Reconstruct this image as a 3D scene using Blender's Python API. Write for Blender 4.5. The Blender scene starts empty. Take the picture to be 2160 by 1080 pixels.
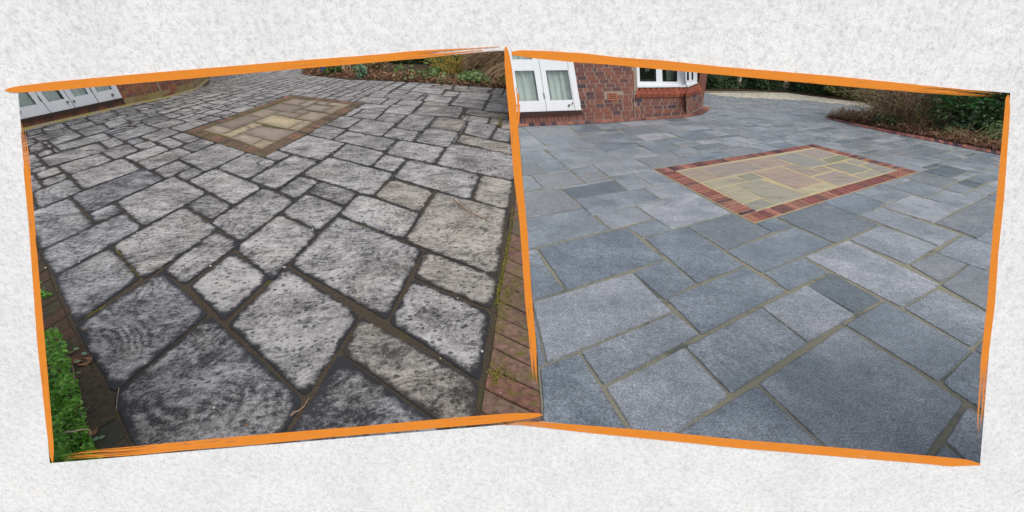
import bpy, bmesh, math, random
import numpy as np
from mathutils import Vector
random.seed(7); RN = np.random.RandomState(11)
sc = bpy.context.scene
COL = sc.collection
# ---------------------------------------------------------------- camera, light, exposure
F = 1000.0; HORIZON = 80.0; CAM_H = 1.6
PITCH = math.atan((540 - HORIZON) / F)
cam = bpy.data.cameras.new("camera"); cam_o = bpy.data.objects.new("camera", cam); COL.objects.link(cam_o)
cam.sensor_fit = 'HORIZONTAL'; cam.sensor_width = 36.0; cam.lens = 36.0 * F / 2160.0
cam.clip_start = 0.05; cam.clip_end = 600
cam_o.location = (0, 0, CAM_H); cam_o.rotation_euler = (math.pi / 2 - PITCH, 0, 0)
sc.camera = cam_o
SUN_EL, SUN_AZ = 55.0, 150.0      # azimuth clockwise from +Y
w = bpy.data.worlds.new("World"); sc.world = w; w.use_nodes = True
nt = w.node_tree; nt.nodes.clear()
sky = nt.nodes.new('ShaderNodeTexSky'); sky.sky_type = 'NISHITA'; sky.sun_disc = False
sky.sun_elevation = math.radians(SUN_EL); sky.sun_rotation = math.radians(SUN_AZ)
sky.air_density = 1.0; sky.dust_density = 3.0; sky.ozone_density = 1.0
hs = nt.nodes.new('ShaderNodeHueSaturation'); hs.inputs['Saturation'].default_value = 0.38
bg = nt.nodes.new('ShaderNodeBackground'); bg.inputs['Strength'].default_value = 0.15
ow = nt.nodes.new('ShaderNodeOutputWorld')
nt.links.new(sky.outputs[0], hs.inputs['Color']); nt.links.new(hs.outputs[0], bg.inputs[0]); nt.links.new(bg.outputs[0], ow.inputs[0])
sl = bpy.data.lights.new("sun", 'SUN'); sl.energy = 1.7; sl.angle = math.radians(50); sl.color = (1.0, 0.96, 0.9)
so = bpy.data.objects.new("sun", sl); COL.objects.link(so)
_e, _a = math.radians(SUN_EL), math.radians(SUN_AZ)
sdir = Vector((math.sin(_a) * math.cos(_e), math.cos(_a) * math.cos(_e), math.sin(_e)))
so.rotation_euler = sdir.to_track_quat('Z', 'Y').to_euler(); so.location = (0, 0, 12)
sc.view_settings.view_transform = 'Standard'; sc.view_settings.look = 'None'
sc.view_settings.exposure = 0.0; sc.view_settings.gamma = 1.0; sc.view_settings.use_curve_mapping = False
sc.cycles.use_denoising = True
sc.cycles.max_bounces = 6; sc.cycles.transparent_max_bounces = 12

# ---------------------------------------------------------------- projection helpers (photo pixel -> a point of the place)
CP, SP = math.cos(PITCH), math.sin(PITCH)
CAM = np.array([0, 0, CAM_H])
def ray(px, py):
    dx, dy = px - 1080.0, py - 540.0
    return np.array([dx, F * CP - dy * SP, -F * SP - dy * CP])
def G(px, py, z=0.0):
    d = ray(px, py); t = (z - CAM_H) / d[2]
    return CAM + d * t
def onY(px, py, Y):
    d = ray(px, py); return CAM + d * (Y / d[1])
class Plane:
    """vertical plane over a ground line given by two photo pixels; off > 0 is towards the viewer"""
    def __init__(s, a, b):
        A, B = G(*a), G(*b); s.p = A; d = B - A; d /= np.linalg.norm(d); s.d = d
        n = np.array([d[1], -d[0], 0.0])
        if n @ (CAM - A) < 0: n = -n
        s.n = n
    def at(s, px, py, off=0.0):
        d = ray(px, py); p = s.p + s.n * off
        t = ((p - CAM) @ s.n) / (d @ s.n); return CAM + d * t
# ---------------------------------------------------------------- object helpers
def tag(o, label=None, cat=None, group=None, kind=None):
    if label: o['label'] = label
    if cat: o['category'] = cat
    if group: o['group'] = group
    if kind: o['kind'] = kind
    return o
def thing(name, loc, label, cat, group=None, kind=None):
    o = bpy.data.objects.new(name, None); COL.objects.link(o); o.location = loc; o.empty_display_size = .1
    return tag(o, label, cat, group, kind)
def wloc(o):
    v = Vector((0, 0, 0))
    while o: v = v + o.location; o = o.parent
    return v
def mk(name, verts, faces, mat, parent=None, kind=None, uvs=None, smooth=False):
    v = np.asarray(verts, dtype=float)
    c = v.mean(0)
    if parent is None and kind == 'structure': c = np.zeros(3)
    me = bpy.data.meshes.new(name); me.from_pydata((v - c).tolist(), [], faces); me.update()
    if uvs:
        for un, fn in uvs.items():
            L = me.uv_layers.new(name=un)
            for lp in me.loops: L.data[lp.index].uv = fn[lp.vertex_index]
    if smooth: me.polygons.foreach_set('use_smooth', [True] * len(me.polygons))
    me.materials.append(mat)
    o = bpy.data.objects.new(name, me); COL.objects.link(o)
    pl = wloc(parent) if parent else Vector((0, 0, 0))
    o.parent = parent; o.location = Vector(c) - pl
    if kind: o['kind'] = kind
    return o
class MB:
    def __init__(s): s.v = []; s.f = []
    def add(s, vs, fs):
        b = len(s.v); s.v += [tuple(map(float, p)) for p in vs]; s.f += [tuple(i + b for i in f) for f in fs]; return s
    def hexa(s, a, b):
        """solid between two matching rings"""
        n = len(a)
        s.add(list(a) + list(b), [tuple(range(n)), tuple(range(2 * n - 1, n - 1, -1))] + [(i, i + n, (i + 1) % n + n, (i + 1) % n) for i in range(n)])
        return s
    def tube(s, pts, r, k=5, r1=None):
        pts = [np.array(p, float) for p in pts]; n = len(pts); vs = []
        for i, p in enumerate(pts):
            d = pts[min(i + 1, n - 1)] - pts[max(i - 1, 0)]; d /= (np.linalg.norm(d) + 1e-9)
            a = np.cross(d, [0, 0, 1.0]);
            if np.linalg.norm(a) < 1e-3: a = np.cross(d, [0, 1.0, 0])
            a /= np.linalg.norm(a); b = np.cross(d, a)
            rr = r if r1 is None else r + (r1 - r) * i / (n - 1)
            vs += [p + rr * (math.cos(2 * math.pi * j / k) * a + math.sin(2 * math.pi * j / k) * b) for j in range(k)]
        fs = [(i * k + j, i * k + (j + 1) % k, (i + 1) * k + (j + 1) % k, (i + 1) * k + j) for i in range(n - 1) for j in range(k)]
        fs += [tuple(range(k - 1, -1, -1)), tuple((n - 1) * k + j for j in range(k))]
        s.add(vs, fs); return s
    def obj(s, name, mat, parent=None, kind=None, smooth=False):
        bm = bmesh.new(); vs = [bm.verts.new(p) for p in s.v]
        for f in s.f:
            try: bm.faces.new([vs[i] for i in f])
            except ValueError: pass
        bmesh.ops.recalc_face_normals(bm, faces=bm.faces); bm.verts.index_update()
        fc = [tuple(v.index for v in f.verts) for f in bm.faces]; bm.free()
        return mk(name, s.v, fc, mat, parent, kind, smooth=smooth)
# ---------------------------------------------------------------- materials
class NT:
    def __init__(s, name, rough=.8, spec=.3):
        s.m = bpy.data.materials.new(name); s.m.use_nodes = True; s.t = s.m.node_tree; s.b = s.t.nodes['Principled BSDF']
        s.b.inputs['Roughness'].default_value = rough; s.b.inputs['Specular IOR Level'].default_value = spec
    def n(s, typ, **kw):
        x = s.t.nodes.new(typ)
        for k, v in kw.items():
            if k.startswith('i_'): x.inputs[k[2:].replace('_', ' ')].default_value = v
            else: setattr(x, k, v)
        return x
    def l(s, a, b): s.t.links.new(a, b)
    def coord(s, rnd=True, kind='Object'):
        tc = s.n('ShaderNodeTexCoord')
        if not rnd: return tc.outputs[kind]
        oi = s.n('ShaderNodeObjectInfo'); m = s.n('ShaderNodeMath', operation='MULTIPLY'); m.inputs[1].default_value = 57.0
        s.l(oi.outputs['Random'], m.inputs[0]); a = s.n('ShaderNodeVectorMath', operation='ADD'); s.l(tc.outputs[kind], a.inputs[0]); s.l(m.outputs[0], a.inputs[1])
        return a.outputs[0]
    def rnd(s, k=1.0):
        oi = s.n('ShaderNodeObjectInfo'); m = s.n('ShaderNodeMath', operation='MULTIPLY'); m.inputs[1].default_value = k
        s.l(oi.outputs['Random'], m.inputs[0]); f = s.n('ShaderNodeMath', operation='FRACT'); s.l(m.outputs[0], f.inputs[0]); return f.outputs[0]
    def noise(s, v, scale, detail=4, rough=.6, dist=0.0):
        x = s.n('ShaderNodeTexNoise'); x.inputs['Scale'].default_value = scale; x.inputs['Detail'].default_value = detail
        x.inputs['Roughness'].default_value = rough; x.inputs['Distortion'].default_value = dist; s.l(v, x.inputs['Vector']); return x.outputs['Fac']
    def voro(s, v, scale, feat='F1'):
        x = s.n('ShaderNodeTexVoronoi', feature=feat); x.inputs['Scale'].default_value = scale; s.l(v, x.inputs['Vector']); return x.outputs['Distance']
    def ramp(s, f, *st):
        x = s.n('ShaderNodeValToRGB'); e = x.color_ramp.elements
        while len(e) < len(st): e.new(.5)
        for i, (p, c) in enumerate(st):
            e[i].position = p; e[i].color = (*c, 1) if isinstance(c, tuple) else (c, c, c, 1)
        s.l(f, x.inputs[0]); return x.outputs[0]
    def mix(s, f, a, b, mode='MIX'):
        x = s.n('ShaderNodeMix', data_type='RGBA', blend_type=mode)
        for i, q in ((0, f), (6, a), (7, b)):
            if isinstance(q, (int, float)): x.inputs[i].default_value = q if i == 0 else (q, q, q, 1)
            elif isinstance(q, tuple): x.inputs[i].default_value = (*q, 1)
            else: s.l(q, x.inputs[i])
        return x.outputs[2]
    def math(s, op, a, b=None, c=None, clamp=False):
        x = s.n('ShaderNodeMath', operation=op, use_clamp=clamp)
        for i, q in enumerate((a, b, c)):
            if q is None: continue
            if isinstance(q, (int, float)): x.inputs[i].default_value = q
            else: s.l(q, x.inputs[i])
        return x.outputs[0]
    def bump(s, h, strength=.3, dist=.004):
        x = s.n('ShaderNodeBump'); x.inputs['Strength'].default_value = strength; x.inputs['Distance'].default_value = dist
        s.l(h, x.inputs['Height']); s.l(x.outputs[0], s.b.inputs['Normal'])
    def color(s, c):
        if isinstance(c, tuple): s.b.inputs['Base Color'].default_value = (*c, 1)
        else: s.l(c, s.b.inputs['Base Color'])
        return s.m
    def rough(s, r): s.l(r, s.b.inputs['Roughness'])
    def edge(s):
        """distance in metres to the nearest edge of the piece (from its own uv)"""
        a = s.n('ShaderNodeUVMap', uv_map='near'); b = s.n('ShaderNodeUVMap', uv_map='far')
        A = s.n('ShaderNodeSeparateXYZ'); B = s.n('ShaderNodeSeparateXYZ'); s.l(a.outputs[0], A.inputs[0]); s.l(b.outputs[0], B.inputs[0])
        return s.math('MINIMUM', s.math('MINIMUM', A.outputs[0], A.outputs[1]), s.math('MINIMUM', B.outputs[0], B.outputs[1])), a.outputs[0]
def _er(s, r):
    a = s.n('ShaderNodeUVMap', uv_map='near'); b = s.n('ShaderNodeUVMap', uv_map='far')
    A = s.n('ShaderNodeSeparateXYZ'); B = s.n('ShaderNodeSeparateXYZ'); s.l(a.outputs[0], A.inputs[0]); s.l(b.outputs[0], B.inputs[0])
    q = [s.math('POWER', s.math('MAXIMUM', s.math('SUBTRACT', r, s.math('MINIMUM', A.outputs[i], B.outputs[i])), 0.0), 2.0) for i in (0, 1)]
    return s.math('SUBTRACT', r, s.math('POWER', s.math('ADD', q[0], q[1]), .5)), a.outputs[0]
NT.edge_round = _er
M = {}
def m_plain(name, c, rough=.7, spec=.3, var=.15, scale=20, bump=.1):
    t = NT(name, rough, spec); v = t.coord(); n = t.noise(v, scale, 5)
    col = t.ramp(n, (.3, tuple(x * (1 - var) for x in c)), (.7, tuple(min(1, x * (1 + var)) for x in c)))
    t.bump(n, bump, .003); M[name] = t.color(col); return M[name]
# white rendered wall
t = NT('white_render', .92, .15); v = t.coord(False)
n1 = t.noise(v, 4.5, 4, .6); n2 = t.noise(v, 48, 4, .8); n3 = t.noise(v, 105, 2, .9)
c = t.ramp(n1, (.30, (.86, .865, .87)), (.5, (.92, .925, .93)), (.66, (.95, .95, .95)))
c = t.mix(.8, c, t.ramp(n2, (.34, .78), (.5, .95), (.60, 1.0)), 'MULTIPLY')
c = t.mix(.8, c, t.ramp(n3, (.34, .80), (.52, 1.0)), 'MULTIPLY')
t.bump(t.math('ADD', n2, t.math('MULTIPLY', n3, .6)), .35, .004); M['white_render'] = t.color(c)
t = NT('orange_paint', .75, .2); v = t.coord(False)
M['orange_paint'] = t.color(t.ramp(t.noise(v, 30, 4), (.3, (.80, .26, .030)), (.7, (.85, .28, .033))))
# dirty slab
def slab_dirty(name, light, dark, bias=0.0, warm=None):
    t = NT(name, .85, .25); v = t.coord(); e, uv = t.edge_round(.13)
    edg = t.math('ADD', e, t.math('MULTIPLY', t.math('SUBTRACT', t.noise(v, 9, 6, .8), .5), .19))
    ef = t.ramp(edg, (.017, 0.0), (.036, .45), (.045, .8), (.068, 1.0))
    # brushed streaks: noise stretched along a wandering direction
    wn = t.n('ShaderNodeTexNoise'); wn.inputs['Scale'].default_value = 2.2; wn.inputs['Detail'].default_value = 1; t.l(v, wn.inputs['Vector'])
    wsb = t.n('ShaderNodeVectorMath', operation='SUBTRACT'); t.l(wn.outputs['Color'], wsb.inputs[0]); wsb.inputs[1].default_value = (.5, .5, .5)
    wsc = t.n('ShaderNodeVectorMath', operation='SCALE'); wsc.inputs['Scale'].default_value = .75; t.l(wsb.outputs[0], wsc.inputs[0])
    wad = t.n('ShaderNodeVectorMath', operation='ADD'); t.l(v, wad.inputs[0]); t.l(wsc.outputs[0], wad.inputs[1])
    mp = t.n('ShaderNodeMapping'); t.l(wad.outputs[0], mp.inputs[0]); mp.inputs['Scale'].default_value = (3.5, 17, 1)
    rv = t.n('ShaderNodeCombineXYZ'); t.l(t.math('ADD', t.math('MULTIPLY', t.rnd(3.7), 2.6), .2), rv.inputs[2]); t.l(rv.outputs[0], mp.inputs['Rotation'])
    strk = t.noise(mp.outputs[0], 1.25, 4, .62)
    mp2 = t.n('ShaderNodeMapping'); t.l(wad.outputs[0], mp2.inputs[0]); t.l(rv.outputs[0], mp2.inputs['Rotation'])
    arc = t.n('ShaderNodeTexWave', wave_type='BANDS', bands_direction='Y'); arc.inputs['Scale'].default_value = 4.2; arc.inputs['Distortion'].default_value = 3.0; arc.inputs['Detail'].default_value = 3; arc.inputs['Detail Scale'].default_value = 2.5; t.l(mp2.outputs[0], arc.inputs[0])
    arcm = t.math('MULTIPLY', t.math('SUBTRACT', arc.outputs['Fac'], .5), t.ramp(t.noise(v, 2.4, 2), (.46, .0), (.62, .15)))
    big = t.noise(v, 3.0, 4, .6); mid = t.noise(v, 22, 6, .8); fine = t.noise(v, 62, 4, 1.0)
    f = t.math('ADD', t.math('MULTIPLY', strk, .54), t.math('MULTIPLY', big, .70))
    f = t.math('ADD', f, t.math('MULTIPLY', mid, .85)); f = t.math('ADD', f, t.math('MULTIPLY', fine, 1.25))
    f = t.math('ADD', t.math('ADD', f, arcm), t.math('MULTIPLY', t.rnd(9.1), .12)); f = t.math('SUBTRACT', f, 1.49 - bias)
    f = t.math('MULTIPLY', f, 2.1, clamp=True); f = t.math('MULTIPLY', f, ef)
    # lichen spots
    vv = t.n('ShaderNodeVectorMath', operation='ADD'); t.l(v, vv.inputs[0])
    ns = t.n('ShaderNodeTexNoise'); ns.inputs['Scale'].default_value = 30; t.l(v, ns.inputs['Vector'])
    sv = t.n('ShaderNodeVectorMath', operation='SCALE'); sv.inputs['Scale'].default_value = .02; t.l(ns.outputs['Color'], sv.inputs[0]); t.l(sv.outputs[0], vv.inputs[1])
    blot = t.ramp(t.noise(v, 5.5, 6, .78, .4), (.55, 0.0), (.63, .75)); f = t.math('MULTIPLY', f, t.math('SUBTRACT', 1.0, blot))
    sp = t.ramp(t.math('ADD', t.voro(vv.outputs[0], 19), t.math('MULTIPLY', t.noise(v, 9, 1), .35)), (.39, 1.0), (.44, 0.0)); msk = t.ramp(t.noise(v, 5, 2), (.40, 0.0), (.48, 1.0))
    f = t.math('MULTIPLY', f, t.math('SUBTRACT', 1.0, t.math('MULTIPLY', t.math('MULTIPLY', sp, msk), .8)), clamp=True)
    c = t.mix(f, dark, light)
    ws = t.ramp(t.voro(v, 60), (.04, 1.0), (.07, 0.0)); c = t.mix(t.math('MULTIPLY', ws, t.ramp(t.noise(v, 15, 1), (.6, 0.0), (.66, .7))), c, (.55, .55, .53))
    c = t.mix(t.ramp(t.noise(v, 2.1, 3), (.45, 0.0), (.7, .5)), c, warm or (.30, .26, .21), 'SOFT_LIGHT')
    t.bump(t.math('ADD', t.math('MULTIPLY', mid, .7), t.math('MULTIPLY', fine, .3)), .5, .006); M[name] = t.color(c)
slab_dirty('slab_dirty', (.55, .53, .52), (.036, .037, .042))
slab_dirty('slab_grimy', (.50, .50, .51), (.040, .042, .049), -.05)
slab_dirty('slab_beige', (.50, .465, .42), (.045, .042, .040), .0)
# cleaned slab
def slab_clean(name, a, b, fleck=.5):
    t = NT(name, .55, .6); v = t.coord(); e, uv = t.edge()
    big = t.noise(v, 2.6, 5, .6); mid = t.noise(v, 18, 4, .7); fine = t.noise(v, 88, 4, 1.0)
    c = t.mix(t.ramp(big, (.32, 0.0), (.68, 1.0)), a, b)
    c = t.mix(1.0, c, t.ramp(t.rnd(5.3), (0.0, (.66, .72, .77)), (.5, (1.0, 1.0, 1.0)), (1.0, (1.30, 1.22, 1.20))), 'MULTIPLY')
    c = t.mix(1.0, c, t.ramp(mid, (.3, .74), (.7, 1.18)), 'MULTIPLY')
    c = t.mix(1.0, c, t.ramp(fine, (.40, .48), (.5, 1.0), (.60, 1.85)), 'MULTIPLY')
    fl = t.ramp(t.voro(v, 75), (.12, 1.0), (.24, 0.0)); c = t.mix(t.math('MULTIPLY', fl, fleck), c, (.50, .52, .55))
    c = t.mix(t.ramp(t.math('ADD', e, t.math('MULTIPLY', t.math('SUBTRACT', mid, .5), .02)), (.002, .55), (.014, 0.0)), c, (.06, .065, .065))
    t.rough(t.ramp(big, (.3, .36), (.7, .52)))
    t.bump(t.math('ADD', t.math('MULTIPLY', mid, .6), t.math('MULTIPLY', fine, .5)), .7, .006); M[name] = t.color(c)
slab_clean('slab_clean', (.158, .188, .217), (.29, .318, .352))
slab_clean('slab_sun_tint', (.50, .47, .40), (.66, .61, .50), .2)  # cream copy of the cleaned slab, with sunlight put into its colour
slab_clean('slab_clean_smooth', (.145, .17, .19), (.20, .22, .24), .12)
# sandstone
def sandstone(name, cols, grime):
    t = NT(name, .6 if grime < .2 else .85, .4); v = t.coord(); e, uv = t.edge()
    mp = t.n('ShaderNodeMapping'); t.l(v, mp.inputs[0]); mp.inputs['Scale'].default_value = (1.0, 3.2, 1.0); t.l(t.math('MULTIPLY', t.rnd(3.7), .8), mp.inputs['Rotation'])
    n = t.noise(mp.outputs[0], 3.5, 5, .6, 1.2)
    c = t.ramp(t.rnd(7.7), *[(i / (len(cols) - 1), q) for i, q in enumerate(cols)])
    c = t.mix(1.0, c, t.ramp(n, (.3, (.72, .70, .72)), (.5, (1.0, 1.0, 1.0)), (.7, (1.15, 1.10, 1.0))), 'MULTIPLY')
    c = t.mix(1.0, c, t.ramp(t.noise(v, 90, 3, .7), (.3, .86), (.7, 1.12)), 'MULTIPLY')
    if grime > .2:
        c = t.mix(t.ramp(t.math('ADD', t.noise(mp.outputs[0], 6, 6, .7), t.math('MULTIPLY', e, -.6)), (.35, 0.0), (.54, grime)), c, (.09, .075, .065))
    t.bump(n, .3, .004); M[name] = t.color(c)
sandstone('sandstone_clean', [(.40, .35, .23), (.27, .265, .25), (.37, .28, .24), (.21, .225, .14), (.30, .285, .28), (.44, .39, .25), (.25, .25, .23), (.36, .27, .22)], .05)
sandstone('sandstone_dirty', [(.46, .38, .26), (.27, .215, .17), (.38, .32, .26), (.22, .175, .15), (.48, .40, .25), (.30, .235, .19), (.40, .33, .25)], .75)
# bricks
def brick_mat(name, cols, moss=0.0, mosscol=(.16, .15, .03), rough=.85, fine=.35):
    t = NT(name, rough, .25); v = t.coord()
    c = t.ramp(t.rnd(7.7), *[(i / (len(cols) - 1), q) for i, q in enumerate(cols)])
    n = t.noise(v, 28, 5, .7); c = t.mix(1.0, c, t.ramp(n, (.3, 1 - fine), (.7, 1 + fine)), 'MULTIPLY')
    if moss: c = t.mix(t.ramp(t.noise(v, 17, 6, .75), (.62 - moss * .25, 0.0), (.72 - moss * .2, .9)), c, mosscol)
    t.bump(n, .5, .004); M[name] = t.color(c)
RED = [(.20, .08, .06), (.27, .11, .075), (.15, .07, .065), (.29, .13, .09), (.07, .055, .07), (.22, .095, .075), (.17, .08, .07), (.25, .11, .075), (.09, .065, .075), (.21, .09, .07)]
brick_mat('wall_brick', RED)
brick_mat('wall_brick_warm', [(.30, .10, .06), (.22, .08, .06), (.35, .13, .07), (.12, .07, .07), (.28, .12, .08), (.33, .11, .06)])
brick_mat('sill_brick', [(.26, .075, .045), (.22, .06, .04), (.30, .09, .05)])
brick_mat('mossy_wall_brick', [(.30, .20, .10), (.35, .27, .13), (.26, .14, .08)], .5, (.30, .25, .06))
brick_mat('paver_red', [(.29, .10, .08), (.17, .065, .065), (.35, .15, .10), (.06, .04, .055), (.25, .085, .075), (.33, .15, .11), (.035, .03, .05), (.28, .10, .085), (.19, .08, .08), (.36, .16, .12)], 0, fine=.45)
brick_mat('paver_mossy', [(.20, .12, .09), (.09, .065, .05), (.27, .13, .10), (.12, .095, .06), (.16, .10, .08), (.07, .055, .045)], .5, (.10, .09, .035), fine=.65)
brick_mat('paver_front', [(.20, .12, .09), (.15, .09, .075), (.24, .14, .105), (.12, .085, .075), (.21, .10, .08), (.10, .08, .07)], .5, (.14, .13, .03), fine=.6)
brick_mat('paver_dark', [(.055, .045, .035), (.085, .045, .035), (.045, .045, .035)], .5, (.04, .05, .02), fine=.45)  # darker brown bricks than the other edging, with dull green moss
def m_bed(name, a, b, moss, th):
    t = NT(name, .95, .1); v = t.coord(False); n = t.noise(v, 60, 6, .75)
    c = t.mix(t.ramp(n, (.3, 0.0), (.7, 1.0)), a, b)
    c = t.mix(t.ramp(t.noise(v, 2.3, 6, .75), (th, 0.0), (th + .08, .9)), c, moss)
    t.bump(n, .7, .006); M[name] = t.color(c)
m_bed('joint_dirty', (.030, .027, .025), (.13, .10, .07), (.085, .085, .028), .57)
m_bed('joint_sand', (.19, .185, .145), (.32, .30, .225), (.11, .12, .11), .54)
m_bed('joint_gold', (.40, .34, .21), (.50, .42, .26), (.3, .25, .16), .6)
m_bed('soil', (.035, .022, .015), (.10, .065, .045), (.05, .05, .02), .6)
m_bed('mortar', (.28, .23, .19), (.38, .32, .27), (.24, .19, .15), .7)
m_bed('mortar_mossy', (.24, .20, .14), (.36, .31, .22), (.30, .26, .08), .46)
m_bed('moss_joint', (.05, .045, .03), (.13, .11, .06), (.14, .12, .035), .45)
m_bed('moss', (.10, .10, .015), (.26, .24, .04), (.06, .05, .02), .6)
m_bed('grass_ground', (.04, .05, .02), (.07, .08, .03), (.03, .035, .02), .5)
m_bed('far_paving', (.20, .20, .20), (.27, .26, .25), (.12, .13, .13), .58)
m_bed('paving_sun_tint', (.50, .46, .38), (.62, .57, .47), (.40, .38, .33), .6)  # cream paving with low sun put into its colour
m_bed('bounce_concrete', (.30, .30, .29), (.40, .40, .38), (.25, .25, .24), .6)  # kept pale so the unseen ground bounces more light
m_plain('white_paint', (.84, .87, .90), .4, .4, .03, 6, .03)
m_plain('dark_sill', (.045, .022, .018), .45, .4, .3, 12, .2)
m_plain('hinge_metal', (.10, .09, .08), .4, .5, .2, 30, .1)
m_plain('room_dark', (.02, .022, .02), .9, .1, .3, 3, .0)
m_plain('curtain', (.60, .62, .62), .9, .1, .1, 3, .0)
m_plain('vent_clay', (.36, .15, .09), .8, .2, .2, 30, .2)
m_plain('vent_hole', (.03, .015, .012), .9, .1, .2, 30, .1)
m_plain('blue_glaze', (.08, .17, .50), .35, .5, .15, 20, .1)
m_plain('pebble_white', (.66, .63, .58), .7, .3, .1, 40, .2)
m_plain('dry_leaf', (.22, .12, .07), .8, .2, .4, 60, .5)
m_plain('straw', (.50, .38, .26), .8, .2, .2, 30, .3)
m_plain('twig_pink', (.42, .27, .20), .8, .2, .25, 30, .3)
m_plain('twig_brown', (.40, .29, .21), .9, .15, .35, 8, .3)
m_plain('twig_tan', (.30, .205, .125), .9, .15, .35, 8, .3)
m_plain('twig_yellow', (.33, .25, .06), .8, .2, .3, 8, .3)
m_plain('roof_tile', (.10, .05, .04), .9, .1, .3, 10, .3)
t = NT('glass', .03, .5); t.t.nodes.remove(t.b)
g = t.n('ShaderNodeBsdfGlossy'); g.inputs['Roughness'].default_value = .02; g.inputs['Color'].default_value = (.9, .95, 1, 1)
tr = t.n('ShaderNodeBsdfTransparent'); tr.inputs['Color'].default_value = (.93, .97, .95, 1); fr0 = t.n('ShaderNodeLayerWeight'); fr0.inputs['Blend'].default_value = .5; fp_ = t.math('ADD', t.math('MULTIPLY', t.math('POWER', fr0.outputs['Facing'], 3.5), .75), .06)
ms = t.n('ShaderNodeMixShader'); t.l(fp_, ms.inputs[0]); t.l(tr.outputs[0], ms.inputs[1]); t.l(g.outputs[0], ms.inputs[2])
t.l(ms.outputs[0], t.t.nodes['Material Output'].inputs[0]); M['glass'] = t.m
def leaf_mat(name, cols, rough=.45, spec=.4, trans=.25):
    t = NT(name, rough, spec); ge = t.n('ShaderNodeNewGeometry')
    c = t.ramp(ge.outputs['Random Per Island'], *[(i / (len(cols) - 1), q) for i, q in enumerate(cols)])
    t.color(c); tl = t.n('ShaderNodeBsdfTranslucent'); t.l(t.mix(1.0, c, (1.0, 1.2, .5), 'MULTIPLY'), tl.inputs['Color'])
    ms = t.n('ShaderNodeMixShader'); ms.inputs[0].default_value = trans; t.l(t.b.outputs[0], ms.inputs[1]); t.l(tl.outputs[0], ms.inputs[2])
    t.l(ms.outputs[0], t.t.nodes['Material Output'].inputs[0]); M[name] = t.m
leaf_mat('leaf_dark', [(.035, .075, .035), (.06, .12, .05), (.02, .045, .025), (.09, .16, .06)])
leaf_mat('leaf_hedge', [(.07, .14, .075), (.12, .20, .10), (.04, .08, .045), (.18, .26, .13)])
leaf_mat('leaf_box', [(.13, .36, .04), (.22, .50, .07), (.06, .20, .03), (.32, .60, .12)], .35, .5, .35)
leaf_mat('leaf_ivy', [(.10, .17, .05), (.17, .25, .10), (.05, .09, .03), (.26, .34, .15), (.16, .24, .05)])
leaf_mat('leaf_variegated', [(.40, .44, .12), (.62, .62, .26), (.16, .22, .06), (.75, .72, .42), (.08, .12, .04)])
leaf_mat('leaf_gloss', [(.05, .20, .06), (.08, .28, .09), (.06, .22, .07)], .25, .6, .15)
leaf_mat('leaf_olive', [(.42, .38, .15), (.50, .46, .18), (.32, .24, .15), (.42, .29, .21)], .7, .2)
leaf_mat('leaf_litter', [(.16, .08, .045), (.24, .13, .08), (.09, .05, .03), (.30, .18, .11), (.07, .04, .03)], .8, .2, .05)
leaf_mat('leaf_sage', [(.14, .24, .16), (.20, .32, .22), (.08, .15, .09)], .6, .3)
leaf_mat('leaf_moss', [(.20, .19, .03), (.30, .27, .05), (.12, .11, .02), (.34, .33, .10)], .9, .1, .1)
# ================================================================ GROUND SHEETS
def ground_poly(name, px, z, mat, kind='structure', parent=None, thick=None):
    top = [G(x, y, z) for x, y in px]
    if thick: return MB().hexa(top, [p - np.array([0, 0, thick]) for p in top]).obj(name, mat, parent, kind)
    return mk(name, top, [tuple(range(len(top)))], mat, parent, kind)
def flat(name, xy, z, mat): return mk(name, [(x, y, z) for x, y in xy], [tuple(range(len(xy)))], mat, None, 'structure')
flat('ground', [(-200, -200), (200, -200), (200, 300), (-200, 300)], -.040, M['grass_ground'])
flat('bounce_pavement', [(-12, -14), (12, -14), (12, 1.24), (-12, 1.24)], -.020, M['bounce_concrete'])  # unseen pale ground added before the wall to bounce light onto it
WY, WT = 1.19, .045                       # the white wall: front face and thickness
DIV = ((1079.0, 105.0), (1143.5, 887.0))  # where the uncleaned paving meets the cleaned paving
def divx(y): return DIV[0][0] + (y - DIV[0][1]) * (DIV[1][0] - DIV[0][0]) / (DIV[1][1] - DIV[0][1])
def py_at_Y(Y):
    lo, hi = 100, 3000
    for _ in range(60):
        m = (lo + hi) / 2
        if G(1080, m)[1] > Y: lo = m
        else: hi = m
    return lo
PYN = py_at_Y(WY + WT + .025)
weathered = thing('patio', G(divx(400), 400), None, None, None, 'structure')
weathered['label'] = 'uncleaned patio of grimy grey slabs with dark joints'
cleaned = thing('patio', G(1600, 500), None, None, None, 'structure')
cleaned['label'] = 'cleaned patio of blue-grey slabs with sandy joints'
# joint beds (the filling between the slabs)
a, b = G(divx(PYN), PYN), G(divx(141), 141)
bl = [tuple(a[:2]), tuple(b[:2]), (-60, b[1]), (-60, 12), (-3.2, a[1])]
mk('joint_bed', [(x, y, -.003) for x, y in bl], [(0, 1, 2, 3, 4)], M['joint_dirty'], weathered)
br = [tuple(a[:2]), (6.5, a[1]), (24, 12), (40, b[1]), tuple(b[:2])]
mk('joint_bed', [(x, y, .0015) for x, y in br], [(0, 1, 2, 3, 4)], M['joint_sand'], cleaned)

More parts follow.
